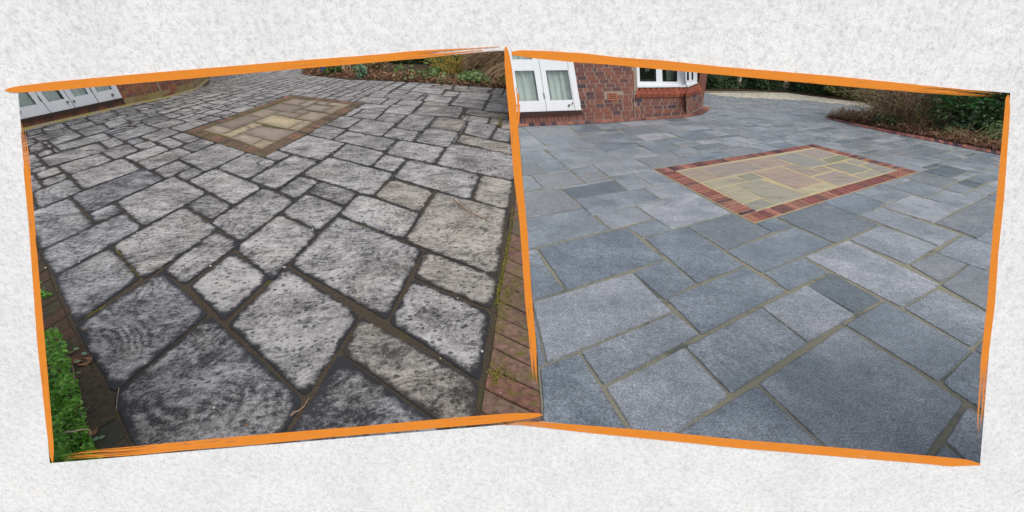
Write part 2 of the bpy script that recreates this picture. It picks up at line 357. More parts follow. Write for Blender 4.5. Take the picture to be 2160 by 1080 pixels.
# ================================================================ PAVING SLABS
CR={'L1':(0,80),'L2':(560,80),'L3':(0,340),'L4':(540,340),'L5':(60,600),'L6':(580,600),'L7':(60,720),
'R1':(1060,80),'R2':(1560,120),'R3':(1060,340),'R4':(1560,340),'R5':(1060,600),'R6':(1560,600),'R7':(1560,740)}
T={}
T['L1']="""430,968 755,872 855,930 520,1040
520,1041 945,912 1085,998 625,1161
305,915 750,797 830,857 365,985
410,822 800,718 850,765 460,862
760,790 890,757 950,800 830,848
355,780 570,715 640,745 410,822
235,765 535,690 575,715 290,790
320,690 470,650 500,680 335,720
190,715 310,690 330,715 210,755
510,680 700,635 735,660 560,705
490,650 620,615 650,635 530,670
590,705 745,668 810,700 650,745
760,865 960,812 1040,860 870,930
940,905 1190,818 1290,855 1045,945
1045,940 1360,835 1460,875 1130,1010
845,740 1085,665 1200,695 940,780
940,785 1070,755 1105,785 1000,820
1000,820 1150,780 1210,820 1085,858
1080,750 1270,685 1370,715 1190,785
1195,785 1290,755 1400,800 1300,845
1290,755 1390,722 1520,765 1410,805
1380,830 1530,770 1635,800 1480,870
1365,915 1650,800 1870,875 1570,1015
1145,1010 1350,930 1440,975 1270,1080
1335,1045 1460,985 1545,1020 1420,1090
220,830 310,795 370,835 225,885
275,885 375,845 430,870 300,915
780,645 940,605 985,640 830,695
650,610 840,560 900,590 720,645
870,555 1000,525 1060,560 930,590
1075,640 1240,590 1310,615 1130,670
1135,665 1330,610 1420,640 1230,690
1290,690 1500,620 1620,640 1400,720"""
T['L3']="""530,285 705,490 290,685 190,400
300,685 945,398 1070,505 400,880
548,265 1105,62 1255,135 685,395
685,395 870,322 945,397 710,485
880,310 1320,115 1570,245 1085,500
1145,75 1340,0 1465,45 1255,135
1335,112 1455,50 1560,75 1430,150
1430,152 1640,60 1990,200 1770,340
1410,345 1575,245 1765,345 1615,450
865,645 1410,348 1660,515 1085,890
405,885 850,650 1065,892 566,1241
1225,830 1645,525 1835,630 1400,945
1430,945 1770,690 2060,880 1698,1222
1618,455 2000,205 2240,310 1855,600
1650,55 1880,-58 2100,8 1885,145
250,100 430,40 480,90 290,150
290,150 480,95 520,135 310,210
245,245 520,135 610,225 260,375"""
T['L4']="""-120,640 185,405 460,540 130,880
-60,148 277,-46 475,8 155,225
160,225 330,115 480,155 310,298
345,105 562,-31 1045,98 893,270
385,245 480,158 775,240 690,348
205,400 385,248 680,350 460,535
620,412 780,245 1255,400 1115,600
900,270 1045,145 1360,240 1255,400
1045,120 1150,-5 1710,110 1630,300
1635,295 1705,110 1960,160 1925,380
1360,245 1930,385 1860,880 1120,600
1275,675 1850,885 1790,1130 1195,885
248,790 622,412 1272,672 994,1212"""
T['L6']="""860,290 1045,-40 1640,215 1555,740
505,525 650,240 1555,745 1500,1230
490,530 1480,1225 900,1700 0,1300
-365,310 91,-130 650,240 235,865"""
T['L5']="""355,315 1020,-100 1370,225 640,840
640,850 1380,235 2095,880 1229,2323"""
T['L2']="""115,855 330,745 610,800 435,930
-10,910 95,860 190,893 85,945
-80,950 0,915 85,945 0,995
500,905 610,800 905,875 800,980
505,770 620,710 985,780 900,860
350,735 450,665 615,700 510,775
810,980 905,895 1070,930 970,1030
935,880 1010,785 1370,840 1290,950
620,700 735,620 990,660 895,750
470,660 600,595 730,620 620,690
890,745 965,685 1160,715 1100,790
1150,785 1240,685 1440,720 1370,820
1000,680 1085,585 1270,610 1180,710
1260,680 1320,610 1510,635 1450,710
1290,955 1385,815 1960,915 1930,1090
1440,790 1490,735 1880,810 1880,900
1500,725 1540,635 1770,665 1700,775
1720,770 1780,680 1880,700 1880,800
1510,580 1530,540 1850,580 1850,630
1110,580 1190,510 1510,545 1470,610
850,620 900,575 1060,590 1000,645
650,600 740,545 890,565 840,620
600,595 680,535 740,545 650,600
690,535 740,500 950,515 900,560
900,570 960,510 1130,530 1080,585
690,480 740,450 930,465 880,505
880,505 940,465 1010,475 960,515
1000,505 1050,470 1190,480 1150,520
1190,500 1220,480 1400,500 1380,525
1400,510 1450,460 1680,480 1650,550
1680,550 1710,495 1850,510 1850,565
1190,480 1240,430 1430,455 1390,500
900,455 960,420 1190,435 1140,475
770,450 830,400 960,400 900,455
1370,435 1400,410 1470,415 1440,445
1470,460 1500,410 1720,420 1690,475
1710,490 1740,430 1850,440 1850,505
1090,405 1140,375 1370,390 1340,435
1420,400 1440,380 1700,395 1690,430"""
T['R3']="""140,15 245,10 320,95 150,115
250,10 425,-10 510,72 325,95
90,122 215,118 315,215 95,245
220,115 520,85 625,180 315,215
515,72 690,28 730,78 555,100
555,102 735,80 820,150 630,178
695,20 1010,-15 1150,62 815,115
820,120 980,95 1130,185 955,222
990,95 1165,70 1300,158 1140,185
80,247 445,212 610,360 100,458
460,210 840,150 940,222 560,290
570,292 1065,212 1185,285 690,408
1070,210 1320,165 1450,240 1190,285
100,460 612,362 815,525 120,688
690,410 1005,345 1145,440 820,525
1010,340 1455,243 1740,400 1280,525
940,505 1155,443 1285,525 1065,585
265,665 935,508 1235,750 490,985
1075,590 1395,500 1840,800 1480,935
1400,500 1745,402 2050,545 1695,685
120,690 262,670 325,792 130,820
132,822 325,792 475,985 160,1090
985,850 1240,750 1475,935 1235,1060"""
T['R4']="""-105,688 415,505 710,630 170,855
180,855 475,735 680,850 370,990
485,730 825,605 1525,945 1235,1120
830,600 1060,490 1510,650 1275,790
1285,790 1490,700 1735,790 1530,930
900,410 1080,355 1680,560 1520,650
280,430 640,318 1060,485 725,630
120,475 260,435 415,505 250,545
650,315 870,245 1090,325 890,410
880,245 1080,180 1290,255 1095,325
1085,350 1300,258 1690,358 1480,475
1095,180 1260,130 1330,150 1160,200
1165,200 1330,150 1560,215 1415,275
1425,275 1560,220 1850,290 1690,358
1480,475 1855,285 2110,350 1820,592
1490,700 1690,562 2050,690 1890,840
1525,945 1740,790 2100,930 1900,1160"""
T['R5']="""225,140 985,-86 1290,215 335,610
1240,115 1845,-130 2155,55 1510,390
590,515 1300,220 1500,385 765,775
285,640 585,525 1010,1200 330,1400
780,785 1380,480 1725,850 1090,1301
1390,480 1965,180 2320,455 1735,840
1930,765 2500,1300 1800,1800 1100,1260
60,170 225,142 330,606 120,700"""
T['R6']="""165,175 510,10 880,235 520,450
515,19 690,-86 1080,125 885,230
1245,185 1500,40 1980,265 1765,490
800,310 1100,130 1765,500 1510,750
1530,755 1768,505 2160,720 1980,1060"""
T['R7']="""140,255 795,-184 1710,402 1131,1192
1555,695 1725,425 2100,680 1900,1000
1540,710 1880,990 1700,1300 1300,1050"""
T['R1']="""150,675 480,655 575,735 235,750
490,655 650,645 780,710 575,725
660,650 870,635 950,685 750,690
890,638 1040,625 1115,660 960,672
1050,622 1200,610 1290,645 1120,655
1215,608 1340,597 1415,632 1290,640
1350,597 1470,590 1530,615 1425,632
890,685 1130,665 1240,720 970,740
1140,658 1250,650 1400,700 1250,715
600,755 920,710 1070,780 710,818
255,755 540,738 610,792 340,815
500,798 600,790 720,850 590,860
345,820 500,798 590,860 385,890
130,775 260,770 360,850 140,865
720,820 1000,795 1040,835 800,865
980,740 1200,725 1290,760 1080,780
1000,795 1210,770 1340,830 1140,865
390,890 740,850 890,930 500,980
800,868 1040,835 1170,895 900,935
1260,720 1480,700 1600,745 1400,775
150,870 310,855 410,925 150,950
1010,925 1280,885 1470,955 1150,1000
1370,895 1650,860 1770,905 1480,945"""
def quads(side):
    out=[]
    for k,s in T.items():
        if k[0]!=side: continue
        ox,oy=CR[k]
        for ln in s.splitlines():
            p=[tuple(map(float,q.split(','))) for q in ln.split()]
            out.append([(ox+x/3.6,oy+y/3.6) for x,y in p])
    return out

VP = {'L': ((1144.06, 22.99), (-119.6, 121.56)), 'R': ((2547.0, 182.3), (826.07, 68.26))}
OUT = {'L': [(391, 279), (611.5, 201), (769, 217.8), (555, 332.6)], 'R': [(1379, 358.5), (1714, 304.8), (1936, 363), (1591.3, 471.5)]}
INN = {'L': [(427, 275), (617, 207.5), (741, 221), (552, 316)], 'R': [(1427.4, 363), (1717.8, 313), (1892.8, 361.3), (1593, 446.5)]}
def order(q):
    q = np.array(q); c = q.mean(0); a = np.arctan2(q[:, 1] - c[1], q[:, 0] - c[0]); return q[np.argsort(a)]
def homo(src, dst):
    A = []
    for (x, y), (u, v) in zip(src, dst):
        A += [[x, y, 1, 0, 0, 0, -u * x, -u * y, -u], [0, 0, 0, x, y, 1, -v * x, -v * y, -v]]
    return np.linalg.svd(np.array(A))[2][-1].reshape(3, 3)
def ap(H, p):
    r = H @ np.array([p[0], p[1], 1.0]); return r[:2] / r[2]
UNIT = [(0, 0), (1, 0), (1, 1), (0, 1)]
def clip(poly, a, b):
    """keep the part of a pixel polygon left of a->b (screen y down: right-hand side in the usual sense)"""
    out = []; n = len(poly); a = np.array(a, float); b = np.array(b, float)
    sd = lambda p: (b[0] - a[0]) * (p[1] - a[1]) - (b[1] - a[1]) * (p[0] - a[0])
    for i in range(n):
        p, q = np.array(poly[i]), np.array(poly[(i + 1) % n]); sp, sq = sd(p), sd(q)
        if sp >= 0: out.append(p)
        if (sp >= 0) != (sq >= 0): out.append(p + (q - p) * sp / (sp - sq))
    return out
def inset(P, d):
    n = len(P); L = []
    for i in range(n):
        p, q = P[i], P[(i + 1) % n]; e = (q - p) / (np.linalg.norm(q - p) + 1e-9); nn = np.array([-e[1], e[0]]); L.append((p + nn * d, e))
    R = []
    for i in range(n):
        (p, e), (q, f) = L[i - 1], L[i]; D = e[0] * f[1] - e[1] * f[0]
        if abs(D) < 1e-4: R.append(q); continue
        t = ((q - p)[0] * f[1] - (q - p)[1] * f[0]) / D; R.append(p + e * t)
    return R
def area(P): return .5 * sum(P[i][0] * P[(i + 1) % len(P)][1] - P[(i + 1) % len(P)][0] * P[i][1] for i in range(len(P)))
def dedupe(P, tol):
    R = []
    for p in P:
        if not R or np.linalg.norm(p - R[-1]) > tol: R.append(p)
    if len(R) > 1 and np.linalg.norm(R[0] - R[-1]) <= tol: R.pop()
    return R
def slab_geo(q, clips, gap, rad, jit, top, depth=.03, bev=.004):
    """pixel quad -> verts, faces, uv of one slab lying on the bed, or None"""
    q = [np.array(p, float) for p in q]; H = homo(q, UNIT)
    P = list(q)
    for c in clips:
        P = clip(P, *c)
        if len(P) < 3: return None
    W = [G(p[0], p[1])[:2] for p in P]; W = dedupe(W, .01)
    if len(W) < 3: return None
    if area(W) < 0: W = W[::-1]
    if area(W) < .004: return None
    W = dedupe(inset(W, gap), .004)
    if len(W) < 3 or area(W) < .003: return None
    n = len(W); out = []
    for i in range(n):
        p0, p, p1 = W[i - 1], W[i], W[(i + 1) % n]
        l0, l1 = np.linalg.norm(p0 - p), np.linalg.norm(p1 - p); r = min(rad * random.uniform(.6, 1.4), .3 * l0, .3 * l1)
        A = p + (p0 - p) / l0 * r; B = p + (p1 - p) / l1 * r
        out += [A, .25 * A + .5 * p + .25 * B, B]
        L = np.linalg.norm(p1 - p); k = min(5, int(L / .12)); e = (p1 - p) / L; nn = np.array([-e[1], e[0]])
        for j in range(1, k): out.append(p + e * (r + (L - 2 * r) * j / k) + nn * random.uniform(-jit * .3, jit))
    inn = inset(out, bev); n = len(out)
    if area(inn) < 0: return None
    zs = [top + random.uniform(-.001, .001) for _ in range(4)]
    V = [(p[0], p[1], top) for p in inn] + [(p[0], p[1], top - bev) for p in out] + [(p[0], p[1], top - depth) for p in out]
    Fc = [tuple(range(n))] + [(i, i + n, (i + 1) % n + n, (i + 1) % n) for i in range(n)] + [(i + n, i + 2 * n, (i + 1) % n + 2 * n, (i + 1) % n + n) for i in range(n)]
    # metric uv
    Q = [G(*p)[:2] for p in q]; wl = (np.linalg.norm(Q[1] - Q[0]) + np.linalg.norm(Q[2] - Q[3])) / 2; hl = (np.linalg.norm(Q[3] - Q[0]) + np.linalg.norm(Q[2] - Q[1])) / 2
    HW = homo([tuple(x) for x in Q], UNIT)
    near, far = [], []
    for v in V:
        s, t_ = ap(HW, v[:2]); near.append((s * wl, t_ * hl)); far.append(((1 - s) * wl, (1 - t_) * hl))
    return V, Fc, near, far
def emit(name, geos, mat, parent, kind=None):
    V, Fc, N, R = [], [], [], []
    for g in geos:
        b = len(V); V += g[0]; Fc += [tuple(i + b for i in f) for f in g[1]]; N += g[2]; R += g[3]
    return mk(name, V, Fc, mat, parent, kind, uvs={'near': N, 'far': R})
DR = (DIV[1], DIV[0]); DL = DIV
NEARC = ((3000, PYN), (-3000, PYN))
def test_clip():
    # make each clip keep the side we want
    s = lambda c, p: (c[1][0] - c[0][0]) * (p[1] - c[0][1]) - (c[1][1] - c[0][1]) * (p[0] - c[0][0])
    return s
_s = test_clip()
def orient(c, keep): return c if _s(c, keep) >= 0 else (c[1], c[0])
LEFT_EDGE = ((80.5, 530), (157, 692)); LEFT_EDGE2 = ((157, 692), (282, 939))
CL = {'L': [orient(DIV, (500, 500)), orient(NEARC, (500, 500)), orient(((60, 484), (160, 697)), (500, 500)), orient(((157, 692), (285, 945)), (500, 500))],
      'R': [orient(DIV, (1500, 500)), orient(NEARC, (1500, 500))]}
RIGHT_STRIP = [(1086, 395), (1082, 440), (1075.6, 498), (1066.7, 544), (1059, 580), (1049, 631), (1046, 645), (1040, 688), (1036.6, 729), (1028, 772.5), (1018.6, 820.7), (1011, 873.7), (1002, 930)]
CLS = [orient(((1086, 395), (1050, 626)), (500, 500)), orient(((1050, 626), (1006, 900)), (500, 500))]
def inpoly(P, x, y):
    """vectorised point in convex quad"""
    P = order(P); m = np.ones_like(x, bool); sg = None
    for i in range(4):
        a, b = P[i], P[(i + 1) % 4]; s = (b[0] - a[0]) * (y - a[1]) - (b[1] - a[1]) * (x - a[0]); m &= s >= 0
    return m
def uvH(side):
    v1, v2 = [np.array([*v, 1.]) for v in VP[side]]; c = [np.array([*p, 1.]) for p in OUT[side]]; o = c[0]
    def scl(p, v):
        A = np.cross(p, v); B = -np.cross(p, o); return A @ B / (A @ A)
    return np.array([scl(c[1], v1) * v1, scl(c[3], v2) * v2, o]).T
def fill_cells(side, ok, u_rng, v_rng):
    H = uvH(side); cu, cv = .0445 / 2, .0667 / 2
    U = np.arange(u_rng[0], u_rng[1], cu); V = np.arange(v_rng[0], v_rng[1], cv)
    uu, vv = np.meshgrid(U + cu / 2, V + cv / 2, indexing='ij')
    P = np.einsum('ij,jab->iab', H, np.array([uu, vv, np.ones_like(uu)])); w_ = P[2]; x = P[0] / w_; y = P[1] / w_
    free = (w_ > 1e-6) & ok(x, y)
    for q in [quad for quad in QUADS[side]] + [OUT[side]]: free &= ~inpoly(q, x, y)
    taken = (w_ > 1e-6) & ok(x, y) & ~free
    out = []; nu, nv = free.shape
    for i in range(nu):
        for j in range(nv):
            if not free[i, j]: continue
            w0 = random.choice([4, 4, 6, 6, 8]); h0 = random.choice([4, 4, 6, 6, 8, 8, 10])
            ww = 0
            while ww < w0 and i + ww < nu and free[i + ww, j]: ww += 1
            hh = 1
            while hh < h0 and j + hh < nv and free[i:i + ww, j + hh].all(): hh += 1
            # do not leave a single row
            free[i:i + ww, j:j + hh] = False
            if ww * hh < 2: continue
            if min(ww, hh) < 2 and y[i, j] > 400: continue
            x0, x1, y0, y1 = i, i + ww, j, j + hh; T_ = lambda A: A.size and A.mean() > .6
            if T_(taken[max(i - 1, 0):i, j:j + hh]): x0 -= .45
            if T_(taken[i + ww:i + ww + 1, j:j + hh]): x1 += .45
            if T_(taken[i:i + ww, max(j - 1, 0):j]): y0 -= .45
            if T_(taken[i:i + ww, j + hh:j + hh + 1]): y1 += .45
            c = [ap(H, (u_rng[0] + (x0 + (x1 - x0) * a) * cu, v_rng[0] + (y0 + (y1 - y0) * b) * cv)) for a, b in UNIT]; out.append(c)
    return out
QUADS = {'L': quads('L'), 'R': quads('R')}
def slope(a, b, x): return a[1] + (b[1] - a[1]) * (x - a[0]) / (b[0] - a[0])
okL = lambda x, y: (y > 144) & (y < 1150) & (x > -160) & (x < DIV[0][0] + (y - 105) * .0825 + 8) & ~((x < 440) & (y < 262 - (x - 52) * .215)) & ~((x < 160) & (y > 484 + (x - 60) * 2.05)) & ~((x > 640) & (y < 155 + (x - 640) * .07))
okR = lambda x, y: (y > 196) & (y < 1150) & (x > DIV[0][0] + (y - 105) * .0825 - 8) & (x < 2260) & ~((x < 1480) & (y < 262 - (x - 1083) * .05)) & ~((x < 1345) & (y < 252)) & ~((x > 1745) & (y > 247 - (x - 1744) * .11) & (y < 248 + (x - 1745) * .197)) & ~((x > 1845) & (y < 262))
FILL = {'L': fill_cells('L', okL, (-3, 9), (-6, 5)), 'R': fill_cells('R', okR, (-4, 9), (-5, 5))}
TIGHT = {}
def settle(side):
    """close up the joints: facing edges of neighbouring slabs move to the middle of the gap between them"""
    H = uvH(side); Hi = np.linalg.inv(H); Q = [order(q) for q in QUADS[side]] + [order(q) for q in FILL[side]]; nt_ = len(QUADS[side])
    UV = [np.array([ap(Hi, p) for p in q]) for q in Q]; fixed = np.array([ap(Hi, p) for p in order(OUT[side])])
    def box(u):
        a, b = np.sort(u[:, 0]), np.sort(u[:, 1]); return [a[:2].mean(), a[2:].mean(), b[:2].mean(), b[2:].mean()]
    thr = (.042, .062) if side == 'L' else (.030, .045)
    def skew(u):
        a, b = np.sort(u[:, 0]), np.sort(u[:, 1]); return max((a[1] - a[0]) / .045, (a[3] - a[2]) / .045, (b[1] - b[0]) / .067, (b[3] - b[2]) / .067)
    LIVE = [skew(u) < .62 and (i >= nt_ or Q[i][:, 1].mean() < (520 if side == 'L' else 430)) for i, u in enumerate(UV)]
    FIXM = np.array([not l for l in LIVE] + [True])
    for it in range(5):
        B = np.array([box(u) for u in UV] + [box(fixed)]); n = len(UV)
        D = np.zeros((n, 4)); 
        for i in range(n):
            for ax in (0, 1):
                o = 1 - ax
                ov = np.minimum(B[i, 2 * o + 1], B[:, 2 * o + 1]) - np.maximum(B[i, 2 * o], B[:, 2 * o])
                ovf = ov > .15 * (B[i, 2 * o + 1] - B[i, 2 * o])
                g = B[:, 2 * ax] - B[i, 2 * ax + 1]; m = ovf & (np.abs(g) < thr[ax]); m[i] = False
                if m.any():
                    wgt = ov[m]; f = np.where(FIXM[m], 1.0, .5); D[i, 2 * ax + 1] = (g[m] * f * wgt).sum() / wgt.sum()
                g = B[:, 2 * ax + 1] - B[i, 2 * ax]; m = ovf & (np.abs(g) < thr[ax]); m[i] = False
                if m.any():
                    wgt = ov[m]; f = np.where(FIXM[m], 1.0, .5); D[i, 2 * ax] = (g[m] * f * wgt).sum() / wgt.sum()
        for i in range(n):
            if not LIVE[i]: continue
            u = UV[i]; cu_, cv_ = u[:, 0].mean(), u[:, 1].mean()
            ra = np.argsort(u[:, 0]); rb = np.argsort(u[:, 1]); k = .9
            du = np.zeros(4); du[ra[:2]] = D[i, 0] * k; du[ra[2:]] = D[i, 1] * k; dv = np.zeros(4); dv[rb[:2]] = D[i, 2] * k; dv[rb[2:]] = D[i, 3] * k
            u[:, 0] += du; u[:, 1] += dv
            if it > 1:
                bx = box(u); tgt = u.copy(); tgt[ra[:2], 0] = bx[0]; tgt[ra[2:], 0] = bx[1]; tgt[rb[:2], 1] = bx[2]; tgt[rb[2:], 1] = bx[3]; u += (tgt - u) * STRAIGHT[side]
    R = [[ap(H, p) for p in u] for u in UV]; TIGHT[side] = {tuple(np.round(np.mean(R[i], 0), 2)) for i in range(nt_) if not LIVE[i]}; return R[:nt_], R[nt_:]
STRAIGHT = {'L': .12, 'R': .12}
for _sd in 'LR': QUADS[_sd], FILL[_sd] = settle(_sd)
print('fill', len(FILL['L']), len(FILL['R']), 'traced', len(QUADS['L']), len(QUADS['R']))
def SUN_BAND(x): return float(np.interp(x, [1500, 1560, 1700, 1800, 1860], [201, 206, 212, 222, 232]))  # front edge of the far band whose sunlight is painted as slab colour
for side, par, gap, rad, jit in (('L', weathered, .0065, .045, .008), ('R', cleaned, .0068, .026, .005)):
    items = [(q, True) for q in QUADS[side]] + [(q, False) for q in FILL[side]]
    def pxa(q): q = order(q); return abs(area([np.array(p) for p in q]))
    vis = []
    for q, tr_ in items:
        q = order(q); q = np.roll(q, -int(np.argmin(q[:, 0])), axis=0); c = q.mean(0); a_ = pxa(q)
        vis.append((a_, q, c, tr_))
    vis.sort(key=lambda r: -r[0])
    rest = []; pale = []  # second list: small far slabs with sunlight painted into their colour
    k = 0
    for a_, q, c, tr_ in vis:
        cl = list(CL[side])
        if side == 'L' and c[0] > 800 and c[1] > 400: cl = cl + [CLS[0] if c[1] < 626 else CLS[1]]
        far_ = max(0, (250 - c[1]) / 100)
        tight = tr_ and tuple(np.round(c, 2)) in TIGHT[side]
        g = slab_geo(q, cl, (.15 if tight else 1) * gap * (1 + far_ + (.25 if side == 'R' and c[1] < 480 else 0)), rad, jit, (.006 if side == 'L' else .0072) - (0 if tr_ else .0015) + random.uniform(-.0018, .0018) * (1 if side == 'L' else .7))
        if g is None: continue
        if side == 'L':
            mt = 'slab_dirty'
            if c[0] < 330 and c[1] > 380: mt = 'slab_grimy'
            if c[0] < 330 and 220 < c[1] < 300 or (c[1] > 780): mt = 'slab_grimy'
            if (950 < c[0] < 1050 and 560 < c[1] < 620) or (c[0] > 850 and random.random() < .3): mt = 'slab_beige'
            if 900 < c[0] < 1010 and 420 < c[1] < 560: mt = 'slab_beige'
        else: mt = 'slab_clean_smooth' if random.random() < .28 else 'slab_clean'
        if a_ > 1e4 and side == 'R': mt = 'slab_clean'
        if side == 'R' and 1500 < c[0] < 1860 and c[1] < SUN_BAND(c[0]): mt = 'slab_sun_tint'
        if k < 290 and a_ > 45: emit('slab', [g], M[mt], par); k += 1
        elif mt == 'slab_sun_tint': pale.append(g)
        else: rest.append(g)
    print(side, 'parts', k, 'rest', len(rest))
    if pale: emit('far_sun_tint_slabs', pale, M['slab_sun_tint'], par, 'stuff')
    if rest: emit('far_slabs', rest, M['slab_dirty' if side == 'L' else 'slab_clean'], par, 'stuff')
# ---------------------------------------------------------------- inset panels: brick border round sandstone
def SA(*p): return [(1370 + x / 5.4, 290 + y / 5.4) for x, y in p]
def SB(*p): return [(1640 + x / 5.4, 290 + y / 5.4) for x, y in p]
STONES = [SA((315, 395), (560, 350), (800, 470), (590, 520)), SA((565, 350), (1090, 270), (1330, 365), (800, 470)), SA((600, 520), (980, 445), (1125, 505), (735, 590)),
    SA((985, 445), (1160, 405), (1305, 470), (1130, 505)), SA((745, 595), (960, 548), (1270, 697), (1060, 757)), SA((965, 545), (1240, 480), (1828, 662), (1440, 770)),
    SA((1060, 760), (1275, 700), (1440, 770), (1205, 842)), SA((1175, 402), (1500, 337), (1978, 515), (1683, 600)), SA((1090, 268), (1390, 222), (1625, 310), (1335, 365)),
    SB((-70, 225), (190, 175), (610, 300), (350, 355)), SB((210, 170), (430, 130), (680, 205), (480, 255)), SB((500, 255), (690, 205), (850, 240), (610, 300)),
    SB((55, 330), (190, 310), (520, 410), (380, 450)), SB((385, 355), (500, 330), (650, 380), (530, 410)), SB((530, 325), (740, 285), (1070, 370), (860, 425)),
    SB((780, 275), (850, 245), (1020, 290), (930, 325)), SB((950, 320), (1050, 295), (1360, 385), (1225, 415)), SB((400, 455), (660, 385), (980, 485), (700, 560)),
    SB((870, 430), (1090, 370), (1225, 415), (990, 480)), SB((245, 600), (530, 515), (680, 565), (370, 660))]
HR = homo(INN['R'], UNIT)
for side, par in (('L', weathered), ('R', cleaned)):
    HO, HI = homo(UNIT, OUT[side]), homo(UNIT, INN[side])
    base = [G(*p, .0055) for p in OUT[side]]
    panel = mk('sandstone_panel', base, [(0, 1, 2, 3)], M['joint_gold' if side == 'R' else 'moss_joint'], par)
    for q in STONES:
        qq = [ap(HI, ap(HR, p)) for p in q]
        g = slab_geo(order(qq), [], .009 if side == 'R' else .004, .01, .005, .0095 + random.uniform(-.001, .001), bev=.003)
        if g: emit('stone', [g], M['sandstone_clean' if side == 'R' else 'sandstone_dirty'], panel)
    NS, NTT = 34, 22; ws, wt = .064, .098
    cells = []
    for i in range(NS):
        a_, b_ = i / NS, (i + 1) / NS
        cells += [((a_, 0), (b_, 0), (b_, wt), (a_, wt)), ((a_, 1 - wt), (b_, 1 - wt), (b_, 1), (a_, 1))]
    for i in range(NTT):
        a_, b_ = wt + (1 - 2 * wt) * i / NTT, wt + (1 - 2 * wt) * (i + 1) / NTT
        cells += [((0, a_), (ws, a_), (ws, b_), (0, b_)), ((1 - ws, a_), (1, a_), (1, b_), (1 - ws, b_))]
    for cq in cells:
        qq = [ap(HO, p) for p in cq]
        g = slab_geo(order(qq), [], .0055, .006, .003, .010 + random.uniform(-.002, .002), bev=.002)
        if g: emit('brick', [g], M['paver_red' if side == 'R' else 'paver_mossy'], panel)
# ---------------------------------------------------------------- brick edgings
def edging(name, pts, vec, thick_px_list, mat, parent, clips, gap=.004, top=.012):
    """bricks side by side: joints at the given pixels along an edge, running off along vec"""
    e = thing(name, G(*pts[0]), None, None) ; e.parent = parent; e.location = Vector(G(*pts[0])) - wloc(parent)
    for i in range(len(pts) - 1):
        p, q = np.array(pts[i], float), np.array(pts[i + 1], float); v0, v1 = np.array(vec(i), float), np.array(vec(i + 1), float)
        g = slab_geo([p, q, q + v1, p + v0], clips, gap, .01, .006, top + random.uniform(-.003, .003), bev=.004)
        if g: emit('brick', [g], M[mat], e)
    return e
LJ0 = [(62, 495), (70, 512), (78, 530), (87, 549), (96.5, 568), (103, 588), (112, 611), (120.5, 630), (129, 650), (137.5, 669), (147, 689), (157.6, 710), (168, 731), (179, 756), (190.6, 783), (207.7, 815), (224.8, 849), (240.7, 883), (258.7, 922), (276, 960)]
LJ = [(x + 6 + 3 * max(0, (y - 700) / 200), y) for x, y in LJ0]
edging('brick_edging', LJ, lambda i: (-70 - 2.0 * i, 42 + 1.2 * i), None, 'paver_dark', weathered, [orient(NEARC, (500, 500))])
RJ = [(1088, 400), (1085, 432), (1081, 462), (1077.5, 492), (1073, 520), (1068.5, 546), (1063.5, 573), (1057, 603), (1051, 636), (1047, 668), (1042, 701), (1038.5, 736), (1030, 777), (1021, 822), (1013, 870), (1004, 925)]
edging('brick_edging', RJ, lambda i: (100 + 4 * i, 47 + 2 * i), None, 'paver_front', weathered, [orient(DIV, (500, 500)), orient(NEARC, (500, 500))])
def strip_bricks(name, line, wpx, n, mat, parent, side_up=True, gap=.003):
    """edging along a polyline in pixels, n bricks, width given as pixel offset per end"""
    L = [np.array(p, float) for p in line]; seg = [np.linalg.norm(G(*L[i + 1]) - G(*L[i])) for i in range(len(L) - 1)]; tot = sum(seg)
    def at(s):
        for i, l in enumerate(seg):
            if s <= l or i == len(seg) - 1:
                A, B = G(*L[i]), G(*L[i + 1]); return A + (B - A) * (s / l), (B - A) / l
            s -= l
    e = thing(name, G(*L[0]), None, None); e.parent = parent; e.location = Vector(G(*L[0])) - wloc(parent)
    for i in range(n):
        (a_, d0), (b_, d1) = at(tot * i / n), at(tot * (i + 1) / n); d = (b_ - a_) / np.linalg.norm(b_ - a_); nn = np.array([d[1], -d[0], 0]) * wpx
        dg = d * gap; z = np.array([0, 0, .012 + random.uniform(-.002, .002)]); r = [a_ + dg, b_ - dg, b_ - dg + nn, a_ + dg + nn]
        MB().hexa([p + z for p in r], [p - np.array([0, 0, .02]) for p in r]).obj('brick', M[mat], e)
    return e
